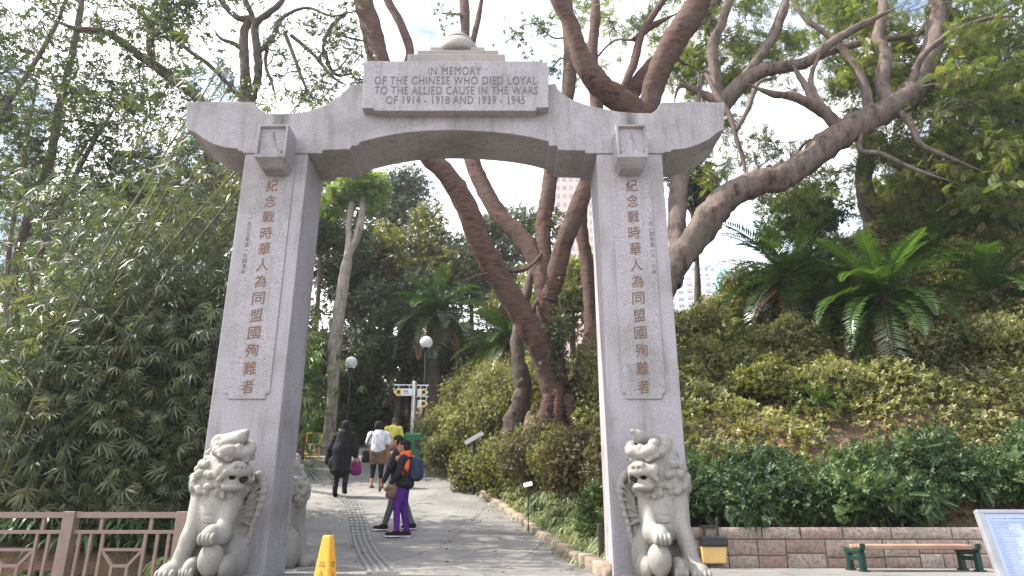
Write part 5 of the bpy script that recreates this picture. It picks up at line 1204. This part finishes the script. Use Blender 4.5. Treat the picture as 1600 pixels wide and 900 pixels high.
# ------------------------------------------------------------------ railing on the left
def railing():
    y = 7.2; t = tag(empty('railing', (-4.3, y, -.5)), 'dusty brown metal railing with square fretwork panels at the left', 'railing')
    z1 = P(118, 800, y).z; zb = -.5; X0 = P(108, 830, y).x; pitch = 1.0; m = M['fence']
    def pan(x0, x1):
        b = MB(); xc = (x0+x1)/2; zt = z1; z2 = zt - .165; zl = zb + .10; s = .028
        b.box(x0, x1, y-.03, y+.03, zt-.055, zt); b.box(x0, x1, y-.02, y+.02, z2-.035, z2); b.box(x0, x1, y-.02, y+.02, zl-.035, zl)
        for dx in (-.24, .24): b.box(xc+dx-.016, xc+dx+.016, y-.014, y+.014, z2, zt-.055)
        for dx in (-.43, -.32, .32, .43): b.box(xc+dx-s/2, xc+dx+s/2, y-.014, y+.014, zl, z2-.035)
        w = .205; mt = z2 - .165; mb = zl + .13
        for dx in (-w, w): b.box(xc+dx-s/2, xc+dx+s/2, y-.0145, y+.0145, zl, z2-.035)
        b.box(xc-w+s/2, xc+w-s/2, y-.013, y+.013, mt-s, mt); b.box(xc-w+s/2, xc+w-s/2, y-.013, y+.013, mb, mb+s)
        iw = .075; it = mt - .145; ib = mb + .17
        b.box(xc-iw-s/2, xc+iw+s/2, y-.012, y+.012, it-s, it); b.box(xc-iw-s/2, xc+iw+s/2, y-.012, y+.012, ib, ib+s)
        for dx in (-iw, iw): b.box(xc+dx-s/2, xc+dx+s/2, y-.0125, y+.0125, ib+s, it-s)
        for sg in (-1, 1):
            b.bar((xc+sg*iw, y, it-s*.4), (xc+sg*(w-.01), y, mt-s*.6), s, .02); b.bar((xc+sg*iw, y, ib+s*.4), (xc+sg*(w-.01), y, mb+s*.6), s, .02)
            zm = it - .17; b.box(min(xc+sg*iw, xc+sg*w)+.013, max(xc+sg*iw, xc+sg*w)-.013, y-.0115, y+.0115, zm-s, zm)
            b.box(min(xc+sg*.32, xc+sg*.43), max(xc+sg*.32, xc+sg*.43), y-.0115, y+.0115, zm-s, zm)
        adopt(b.build('fretwork_panel', m), t)
    for k in range(-3, 2):
        xp = X0 + k*pitch + (.09 if k == 1 else 0); p = MB().box(xp-.055, xp+.055, y-.055, y+.055, zb-.05, z1+.004).build('post', m, bevel=.006); adopt(p, t)
        if k < 1: pan(xp+.056, xp + pitch - .056 + (.09 if k == 0 else 0))
railing()

# ------------------------------------------------------------------ stone wall, lamp on it, bench, notice board
def wall():
    y0, y1 = 9.2, 9.5; ztop = .478; V = []; Fc = []; rd = []; g = np.random.default_rng(31)
    def stone(x0, x1, z0, z1):
        gap = .007; x0 += gap; x1 -= gap; z0 += gap; z1 -= gap; nx_, nz_ = max(3, int((x1-x0)/.045)), max(3, int((z1-z0)/.045)); b = len(V); r = g.random(); pr = g.uniform(.010, .026)
        for j in range(nz_+1):
            for i in range(nx_+1):
                e = min(i, nx_-i, j, nz_-j); d = 0 if e == 0 else pr*(.75 + .5*g.random())
                jx = 0 if i in (0, nx_) else g.uniform(-.008, .008); V.append((x0 + (x1-x0)*i/nx_ + jx + (g.uniform(-.004, .004) if e == 0 else 0), y0 - d, z0 + (z1-z0)*j/nz_ + (g.uniform(-.003, .003) if e == 0 and j not in (0, nz_) else 0))); rd.append(r)
        for j in range(nz_):
            for i in range(nx_): k = b + j*(nx_+1) + i; Fc.append((k, k+1, k+nx_+2, k+nx_+1))
    def cell(x0, x1, z0, z1):                      # random ashlar: split until blocks are of wall-stone size
        w, h = x1-x0, z1-z0
        if w > .5 + .3*g.random() and w > h*1.1: m = x0 + w*g.uniform(.38, .62); cell(x0, m, z0, z1); cell(m, x1, z0, z1)
        elif h > .22 + .12*g.random(): m = z0 + h*g.uniform(.42, .58); cell(x0, x1, z0, m); cell(x0, x1, m, z1)
        else: stone(x0, x1, z0, z1)
    x = 1.62
    while x < 10.6: w = g.uniform(.28, .8); stone(x, x+w, ztop-.145, ztop); x += w
    x = 1.62
    while x < 10.6: w = g.uniform(.5, 1.2); cell(x, x+w, -.05, ztop-.147); x += w
    t = tag(empty('stone_wall', (6, 9.3, 0)), 'low retaining wall of rough pinkish granite blocks at the right', 'wall')
    o = link('stones', np_mesh('stones', V, [np.array(Fc)], rd), M['wall_stone']); adopt(o, t)
    adopt(MB().box(1.62, 10.6, y0+.004, y1, -.06, ztop-.006).build('core', M['mortar']), t)
wall()
def wall_lamp():
    p = P(1113, 838, 9.1); t = tag(empty('flood_lamp', (p.x, 9.1, p.z)), 'small flood lamp with an amber lens and black visor on the wall', 'lamp')
    x, z, y = p.x, p.z, 9.1
    adopt(MB().prism([(x-.14, z-.31), (x+.13, z-.31), (x+.15, z-.11), (x-.155, z-.11)], y-.06, y+.04).build('lens', M['lens'], bevel=.015), t)
    adopt(MB().box(x-.165, x+.16, y-.10, y+.06, z-.115, z-.0).build('visor', M['black'], bevel=.02), t)
    b = MB(); b.box(x-.10, x-.075, y-.0, y+.03, z, z+.13); b.box(x+.06, x+.085, y, y+.03, z, z+.13); b.box(x-.10, x+.085, y+.03, y+.30, z+.105, z+.13); adopt(b.build('bracket', M['black']), t)
wall_lamp()
def bench():
    y = 8.45; a = P(1336, 858, y); b = P(1508, 858, y); zt = P(1420, 850, y).z; t = tag(empty('bench', ((a.x+b.x)/2, y, 0)), 'wooden bench with green cast-iron legs in front of the stone wall', 'bench')
    s = MB()
    for k in range(4): s.box(a.x+.02, b.x-.02, y-.19+.10*k, y-.10+.10*k, zt-.045-.012*(k in (0, 3)), zt-.005*(k in (0, 3)))
    adopt(s.build('seat', M['wood'], bevel=.012), t)
    for x in (a.x-.015, b.x+.015):
        m = MB(); m.tube([(x, y-.22, zt+.005), (x, y-.215, zt-.04), (x, y-.17, zt-.07), (x, y+.02, zt-.08), (x, y+.2, zt-.06)], .03, 10)
        m.box(x-.028, x+.028, y-.20, y-.13, .03, zt-.085); m.box(x-.028, x+.028, y+.10, y+.17, .03, zt-.085); m.box(x-.022, x+.022, y-.13, y+.10, .12, .165); m.box(x-.04, x+.04, y-.23, y-.11, .008, .03); m.box(x-.04, x+.04, y+.08, y+.20, .008, .03)
        adopt(m.build('leg', M['green_metal'], bevel=.006), t)
bench()
def notice():
    y = 6.15; tl = P(1523, 797, y); t = tag(empty('notice_board', (tl.x + .6, y, 0)), 'silver-framed notice board of fine print cut by the right edge', 'notice board')
    W, Hh = 1.25, .86; rt = R(-14); Mx = Matrix.Translation((tl.x, y, tl.z)) @ Matrix.Rotation(rt, 4, 'X')
    def bx(x0, x1, z0, z1, y0, y1, nm, m, par=t, bev=0): o = MB().box(x0, x1, y0, y1, z0, z1, Mx).build(nm, m, bevel=bev); adopt(o, par); return o
    f = MB(); 
    for q in ((0, W, -.03, 0), (0, W, -Hh, -Hh+.03), (0, .055, -Hh+.03, -.03), (W-.055, W, -Hh+.03, -.03)): f.box(q[0], q[1], -.02, .03, q[2], q[3], Mx)
    adopt(f.build('frame', plain('dull_frame_metal', (.30, .31, .33), .5, .4), bevel=.004), t)
    p = bx(.055, W-.055, -Hh+.03, -.03, -.006, .02, 'panel', plain('glossy_pale_panel', (.34, .41, .62), .45, 0, .05, 2, .25))
    l = MB(); g = np.random.default_rng(4); z = -.065
    for row in range(58):
        x = .085 + (0 if row < 3 else .012*g.integers(0, 3)); h = .012 if row == 0 else .0055
        cols = ((.085, W-.1),) if row < 3 else ((.09, .30), (.34, .60), (.66, .9), (.95, W-.1))
        for c0, c1 in cols:
            x = c0; e = c0 + (c1-c0)*g.uniform(.55, 1)
            while x < e: w = h*g.uniform(.6, 1.1); l.add([Mx @ Vector(v) for v in ((x, -.0075, z-h), (x+w, -.0075, z-h), (x+w, -.0075, z), (x, -.0075, z))], [(0, 1, 2, 3)]); x += w + h*.45*(1 if g.random() < .8 else 3)
        z -= h*2.2 if row else .026
        if z < -Hh + .05: break
    adopt(l.build('fine_print', plain('blue_grey_print', (.16, .19, .33), .5)), p)
    for x in (.15, W-.15): adopt(MB().box(tl.x+x-.03, tl.x+x+.03, y-.04, y+.04, 0, tl.z-.25).build('leg', M['steel'], bevel=.005), t)
notice()

# ------------------------------------------------------------------ things on and beside the path
def cone():
    Y = 4.03; top = P(511.5, 836, Y); s = mpp(top); z0 = -.32; h = top.z - z0; x = top.x + .006; t = tag(empty('caution_cone', (x, Y, z0), R(-16)), 'yellow four-sided caution cone with warning triangles at the foot of the gate', 'caution cone')
    def ring(w, z): return [(-w, -w, z), (w, -w, z), (w, w, z), (-w, w, z)]
    wt, wb = .023, .10; b = MB(); b.add(ring(wb, .03) + ring(wt, h), [(0,1,5,4), (1,2,6,5), (2,3,7,6), (3,0,4,7), (4,5,6,7)]); b.box(-.15, .15, -.15, .15, .0, .03)
    o = b.build('cone_body', M['yellow'], t, bevel=.008)
    b = MB().box(-.013, .013, -.013, .013, h - .002, h + .003).build('top_hole', M['dark'], t)
    red = plain('red_print', (.5, .045, .02), .5); yl = M['yellow']; sl = math.atan2(wb - wt, h - .03)
    for a in (0, math.pi/2, math.pi, -math.pi/2):
        Ma = Matrix.Rotation(a, 4, 'Z') @ Matrix.Translation((0, -wt, h)) @ Matrix.Rotation(-sl, 4, 'X')
        def lay(pts, y): return [Ma @ Vector((px_, -y, pz_)) for px_, pz_ in pts]
        d = h*.235; k = MB()
        k.add(lay([(-.022, -d-.062), (.022, -d-.062), (0, -d)], .002), [(0, 1, 2)]); k.add(lay([(-.029, -d-.105), (.029, -d-.105), (0, -d-.028)], .0045), [])
        k.build('warning_triangle', red, t)
        MB().add(lay([(-.0145, -d-.057), (.0145, -d-.057), (0, -d-.014)], .003), [(0, 1, 2)]).build('triangle_field', yl, t)
        f = MB(); f.add(lay([(-.006, -d-.054), (.009, -d-.054), (.003, -d-.032), (-.003, -d-.028)], .004), [(0, 1, 2, 3)]).build('falling_figure', red, t)
        for bi, (bd, zz, hh, ww) in enumerate((('CAUTION', -d+.040, .012, .030), ('WET FLOOR', -d+.024, .011, .036))):
            cu = bpy.data.curves.new('warning_text', 'FONT'); cu.body = bd; cu.size = .02; cu.align_x = 'CENTER'; cu.offset = .0004; ob = bpy.data.objects.new('warning_text', cu); col.objects.link(ob); bpy.context.view_layer.update()
            me = bpy.data.meshes.new_from_object(ob.evaluated_get(bpy.context.evaluated_depsgraph_get())); bpy.data.objects.remove(ob); bpy.data.curves.remove(cu)
            v = np.zeros(len(me.vertices)*3); me.vertices.foreach_get('co', v); v = v.reshape(-1, 3); lo, hi = v.min(0), v.max(0)
            q = [Ma @ Vector((float((p[0]-lo[0])/(hi[0]-lo[0])*ww - ww/2), -.003, float(zz - hh + (p[1]-lo[1])/(hi[1]-lo[1])*hh))) for p in v]; me.vertices.foreach_set('co', np.array(q).ravel()); me.update(); link('warning_text', me, M['black'], t)
    return t
cone()
def globe_lamp(px, py, Y, base_py, label):
    p = P(px, py, Y); b = P(px - (px-800)*.003*0, base_py, Y); z0 = min(float(H(p.x, Y)), b.z); t = tag(empty('globe_lamp', (p.x, Y, z0)), label, 'street lamp', 'globe lamps along the path'); r = .21
    m, n, bs, o = mat('clear_globe_glass'); bs.inputs['Base Color'].default_value = (.86, .88, .9, 1); bs.inputs['Roughness'].default_value = .12; bs.inputs['Transmission Weight'].default_value = .45; bs.inputs['IOR'].default_value = 1.15; bs.inputs['Specular IOR Level'].default_value = .8
    adopt(MB().sphere((p.x, Y, p.z), r, 28, 18).build('globe', m, smooth=True), t)
    adopt(MB().lathe([(.09, -.24), (.10, -.19), (.07, -.16)], (p.x, Y, p.z), 16).build('collar', M['black'], smooth=True), t)
    T = Tubes(); T.add([(p.x, Y, z0 - .1), (p.x, Y, z0 + .8), (p.x, Y, z0 + 1.6), (p.x, Y, p.z - .2)], [.055, .045, .035, .032], 10, 0); adopt(T.build('pole', M['black']), t)
globe_lamp(549, 567, 23.5, 690, 'street lamp with a clear globe beside the slender pale tree')
globe_lamp(666, 535, 22.6, 700, 'street lamp with a clear globe above the signpost')
def signpost():
    Y = 22.4; p = P(648, 598, Y); x = p.x; z0 = float(zp(Y)); t = tag(empty('signpost', (x, Y, z0)), 'grey signpost with white and yellow arrow boards above the litter bin', 'signpost'); s = mpp(p)
    T = Tubes(); T.add([(x, Y, z0-.1), (x, Y, p.z*.5+z0*.5), (x, Y, p.z)], .075, 14, 0); adopt(T.build('pole', M['steel']), t); adopt(MB().lathe([(.075, 0), (.07, .03), (.02, .05)], (x, Y, p.z), 14).build('cap', M['steel'], smooth=True), t)
    ye = plain('yellow_arrow', (.72, .55, .06), .5, 0, .05)
    def arm(px0, px1, py0, py1, dirn, yw, bar_py):
        a = P(px0, py0, Y); b = P(px1, py1, Y); y = Y - .03; h = (a.z - b.z); tipx = a.x if dirn < 0 else b.x
        inner0, inner1 = (a.x + h*.45, b.x) if dirn < 0 else (a.x, b.x - h*.45)
        poly = [(inner0, b.z), (inner1, b.z), (inner1, a.z), (inner0, a.z)]
        poly = [(inner0, b.z), (inner1, b.z), (inner1, a.z), (inner0, a.z), (a.x, (a.z+b.z)/2)] if dirn < 0 else [(inner0, b.z), (inner1, b.z), (b.x, (a.z+b.z)/2), (inner1, a.z), (inner0, a.z)]
        o = MB().prism(poly, y-.015, y+.015).build('arrow_board', M['white']); adopt(o, t); zc_ = (a.z+b.z)/2; g_ = h*.12
        if dirn < 0: ap = [(a.x+.02, zc_), (inner0, b.z+g_*.6), (inner0+yw, b.z+g_*.6), (inner0+yw, a.z-g_*.6), (inner0, a.z-g_*.6)]
        else: ap = [(b.x-.02, zc_), (inner1, a.z-g_*.6), (inner1-yw, a.z-g_*.6), (inner1-yw, b.z+g_*.6), (inner1, b.z+g_*.6)]
        adopt(MB().prism(ap, y-.019, y-.0155).build('arrow', ye), o)
        ec = inner0 + yw*.45 if dirn < 0 else inner1 - yw*.45
        adopt(MB().box(ec-.05, ec+.05, y-.022, y-.0195, zc_-.055, zc_+.055).build('emblem', M['black']), o)
        k = MB(); tx = inner0 + yw + .08 if dirn < 0 else inner0 + .05; tw = (inner1 - inner0) - yw - .14
        for i in range(3): k.box(tx + tw*.22*i, tx + tw*.22*i + tw*.16, y-.018, y-.0155, zc_+.01, zc_+.055)
        k.box(tx, tx + tw*.7, y-.018, y-.0155, zc_-.045, zc_-.025); adopt(k.build('board_text', M['ink']), o)
        zb = P(px0, bar_py, Y).z; adopt(MB().bar((min(a.x, x)-.0 if dirn < 0 else x, Y, zb), (x if dirn < 0 else b.x, Y, zb), .03, .03, up=(0, 1, 0)).build('hanger', M['steel']), t)
        hb = MB(); 
        for f_ in (.25, .8): xx = a.x + (b.x-a.x)*f_; hb.box(xx-.01, xx+.01, Y-.01, Y+.01, a.z, zb)
        adopt(hb.build('hook', M['steel']), t)
    arm(615.5, 645, 607.5, 618.5, -1, .14, 601.5); arm(653, 669.5, 608, 618.5, 1, .13, 602); arm(653, 669, 625.5, 636.5, 1, .12, 619.5)
signpost()
def bin_():
    Y = 21.6; p = P(647.5, 677, Y); x = p.x; z0 = float(zp(Y)) + .014; h = p.z - z0; w, d = .29, .24; t = tag(empty('litter_bin', (x, Y, z0)), 'green plastic litter bin with a dark opening at the path edge', 'litter bin')
    adopt(sdf_obj('bin_body', [('b', (x, Y, z0 + h*.5), (w, d, h*.5), .09), ('b', (x, Y, z0 + h*.08), (w*.92, d*.92, h*.08), .03)], M['green_plastic'], None, .02, .02), t)
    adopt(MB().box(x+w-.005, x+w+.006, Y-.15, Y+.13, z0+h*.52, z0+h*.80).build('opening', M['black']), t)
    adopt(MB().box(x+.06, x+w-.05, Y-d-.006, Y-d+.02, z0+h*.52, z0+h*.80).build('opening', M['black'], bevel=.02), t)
bin_()
def barrier():
    Y = 25.0; a = P(474, 714, Y); b = P(505, 716, Y); zt = P(486, 677, Y).z; z0 = float(zp(Y)); t = tag(empty('barrier', (a.x, Y, z0)), 'yellow tubular barrier with a white notice at the far left of the path', 'barrier'); x0, x1 = P(478, 700, Y).x, P(503, 700, Y).x; y0, y1 = Y, Y - .35
    k = MB(); f = lambda u, z: (x0 + (x1-x0)*u, y0 + (y1-y0)*u, z)
    zt = zt; zm = z0 + (zt-z0)*.62; zl = z0 + (zt-z0)*.25
    for z in (zt, zm, zl): k.tube([f(0, z), f(1, z - .05)], .022, 8)
    for u in (0, 1): k.tube([f(u, z0), f(u, zt - .05*u)], .024, 8)
    for u in (.22, .45, .72): k.tube([f(u, zl), f(u, zm)], .015, 6)
    k.tube([f(.5, zm), f(.5, zt)], .015, 6)
    adopt(k.build('rail_frame', plain('yellow_tube_paint', (.8, .5, .04), .4, .1, .1), smooth=True), t)
    q = f(.48, 0); adopt(MB().box(q[0]-.10, q[0]+.10, q[1]-.05, q[1]-.035, zl + .05, zm - .02).build('notice', M['white']), t)
    adopt(MB().box(q[0]-.03, q[0]+.03, q[1]-.054, q[1]-.0505, zm - .22, zm - .07).build('notice_mark', M['black']), t)
    c = P(468, 700, 25.4); o = tag(MB().box(c.x-.45, c.x+.18, 25.3, 25.7, z0-.05, z0+.95).build('brown_post', plain('brown_painted_board', (.16, .065, .045), .7), bevel=.02), 'brown painted pillar standing beside the yellow barrier', 'pillar')
barrier()
wl = MB(); n = 26
for i in range(n):
    x0 = -9.2 + 4.3*i/n; x1 = -9.2 + 4.3*(i+1)/n - .002; wl.box(x0, x1, 26.4, 26.65, 2.7, 3.26)
o = wl.build('planter_wall', M['concrete']); tag(o, 'low grey planter wall across the end of the path', 'wall')
def tilt_sign():
    p = P(741, 685, 16.3); t = tag(empty('plant_sign', (p.x, 16.3, float(H(p.x, 16.3)))), 'small tilted grey sign plate on a green post among azaleas', 'sign')
    Mx = Matrix.Translation(p) @ Matrix.Rotation(R(-30), 4, 'Y') @ Matrix.Rotation(R(-66), 4, 'X')
    adopt(MB().box(-.24, .24, -.012, .012, -.17, .17, Mx).build('plate', plain('sign_grey', (.09, .093, .10), .95, 0, .15, 6, .05), bevel=.004), t)
    adopt(MB().box(-.20, .20, -.016, -.0125, -.13, .13, Mx).build('face', plain('sign_face', (.10, .105, .115), .95, 0, .15, 6, .05)), t)
    T = Tubes(); T.add([(p.x, 16.33, float(H(p.x, 16.3))-.1), (p.x, 16.33, p.z*.5 + float(H(p.x, 16.3))*.5), (p.x, 16.32, p.z-.02)], .035, 8, 0); adopt(T.build('post', M['green_metal']), t)
    p = P(825, 757, 12.6); zg = float(H(p.x, 12.6)); t = tag(empty('plant_label', (p.x, 12.6, zg)), 'small white plant label leaning under the bronze shrub', 'label')
    Mx = Matrix.Translation(p) @ Matrix.Rotation(R(-14), 4, 'Y') @ Matrix.Rotation(R(-30), 4, 'X'); adopt(MB().box(-.075, .075, -.006, .006, -.04, .04, Mx).build('plate', M['white'], bevel=.003), t)
    T = Tubes(); T.add([(p.x, 12.62, zg-.1), (p.x, 12.62, (zg+p.z)/2), (p.x, 12.61, p.z)], .01, 6, 0); adopt(T.build('stake', M['bark_dark']), t)
    b = P(940, 835, 8.6); t = MB().box(b.x-.045, b.x+.02, 8.56, 8.63, -.05, P(940, 818, 8.6).z).build('wooden_post', M['bark_dark'], bevel=.01); tag(t, 'short dark post in the grass against the right pillar', 'post')
tilt_sign()
def log():
    T = Tubes(); p0, p1 = P(1272, 696, 11.2), P(1312, 684, 11.4); T.add(catmull([tuple(p0), tuple((p0+p1)/2 + Vector((0, 0, .01))), tuple(p1)], 4), .07, 10, .06); o = T.build('fallen_log', M['bark_grey']); tag(o, 'short fallen log lying in the ground cover above the hedge', 'log')
log()
def hill_rail():
    a, b = P(1088, 480, 17.6), P(1150, 457, 16.6); t = tag(empty('hill_railing', (a.x, 17, a.z-.9)), 'brown wooden railing at the top of the slope beside the right pillar', 'railing'); k = MB(); k.bar(a, b, .07, .06, up=(0, 0, 1)); d = b - a
    adopt(k.build('top_rail', M['wood']), t); k = MB(); k.bar(a - Vector((0, 0, .45)), b - Vector((0, 0, .45)), .05, .04, up=(0, 0, 1)); adopt(k.build('lower_rail', M['wood']), t)
    for i in range(9):
        q = a + d*(i/8); w = .09 if i % 4 == 0 else .035; adopt(MB().box(q.x-w/2, q.x+w/2, q.y-w/2, q.y+w/2, q.z-1.1, q.z-.03).build('post' if i % 4 == 0 else 'baluster', M['wood']), t)
hill_rail()

# ------------------------------------------------------------------ far buildings
def tower(name, label, px0, px1, py_top, Y, wall_c, floors, bays, depth=14, win=(.16, .19, .24), balcony=False, py_bot=None, cap=None):
    a, b = P(px0, py_top, Y), P(px1, py_top, Y); z0 = -2.; t = tag(empty(name, ((a.x+b.x)/2, Y, z0)), label, 'building', 'towers beyond the trees')
    wm = plain(name + '_wall', wall_c, .85, 0, .06, .3); gm = plain(name + '_glass', win, .2, 0, .3, .5, .6)
    adopt(MB().box(a.x, b.x, Y, Y+depth, z0, a.z).build('wall', wm), t); fl = (a.z - z0)/max(1, round((a.z - z0)/3.1)); W = b.x - a.x; nf = int((a.z-z0)/fl); lo = max(0, nf - floors)
    k = MB(); bl = MB()
    for i in range(lo, nf):
        z = z0 + i*fl
        for j in range(bays):
            xx = a.x + W*(j+.2)/bays; ww = W/bays*.6; k.box(xx, xx+ww, Y-.12, Y-.02, z + fl*.3, z + fl*.82); 
            if balcony and j % 2 == 0: bl.box(xx-ww*.15, xx+ww*1.15, Y-1.3, Y-.13, z + fl*.02, z + fl*.30)
        d = 4
        for j in range(d): yy = Y + depth*(j+.2)/d; k.box(b.x+.02, b.x+.12, yy, yy+depth/d*.6, z+fl*.3, z+fl*.82); k.box(a.x-.12, a.x-.02, yy, yy+depth/d*.6, z+fl*.3, z+fl*.82)
    adopt(tag(k.build('windows', gm), kind='stuff'), t)
    if balcony: adopt(tag(bl.build('balconies', wm), kind='stuff'), t)
    adopt(MB().box(a.x+W*.3, a.x+W*.7, Y+2, Y+depth-2, a.z, a.z + 3.5).build('roof_housing', wm), t)
    return t
tower('apartment_tower', 'white apartment block with balconies seen between right pillar and slope', 1040, 1112, 432, 290, (.72, .72, .78), 14, 5, balcony=True)
tower('apartment_tower', 'lower white block with a stepped top just behind the balconied one', 1078, 1128, 417, 330, (.70, .71, .78), 12, 5)
tower('netted_block', 'block wrapped in turquoise construction net beside the white apartments', 1118, 1152, 424, 310, (.26, .50, .52), 6, 4, win=(.2, .5, .53))
tower('pink_tower', 'pink apartment tower behind the red tree stems', 866, 936, 262, 210, (.52, .36, .33), 16, 7, win=(.22, .2, .22))
tower('glass_tower', 'pale blue glass tower above the left wing of the lintel', 300, 352, 103, 110, (.55, .66, .78), 18, 6, win=(.42, .55, .70))
tower('grey_tower', 'grey-blue tower at the far upper left behind the bamboo culms', -60, 12, 95, 110, (.48, .58, .68), 18, 7, win=(.36, .47, .58))
tower('white_tower', 'pale tower showing through the leaves left of the lintel', 186, 232, 238, 100, (.58, .62, .72), 12, 5, win=(.4, .46, .56))
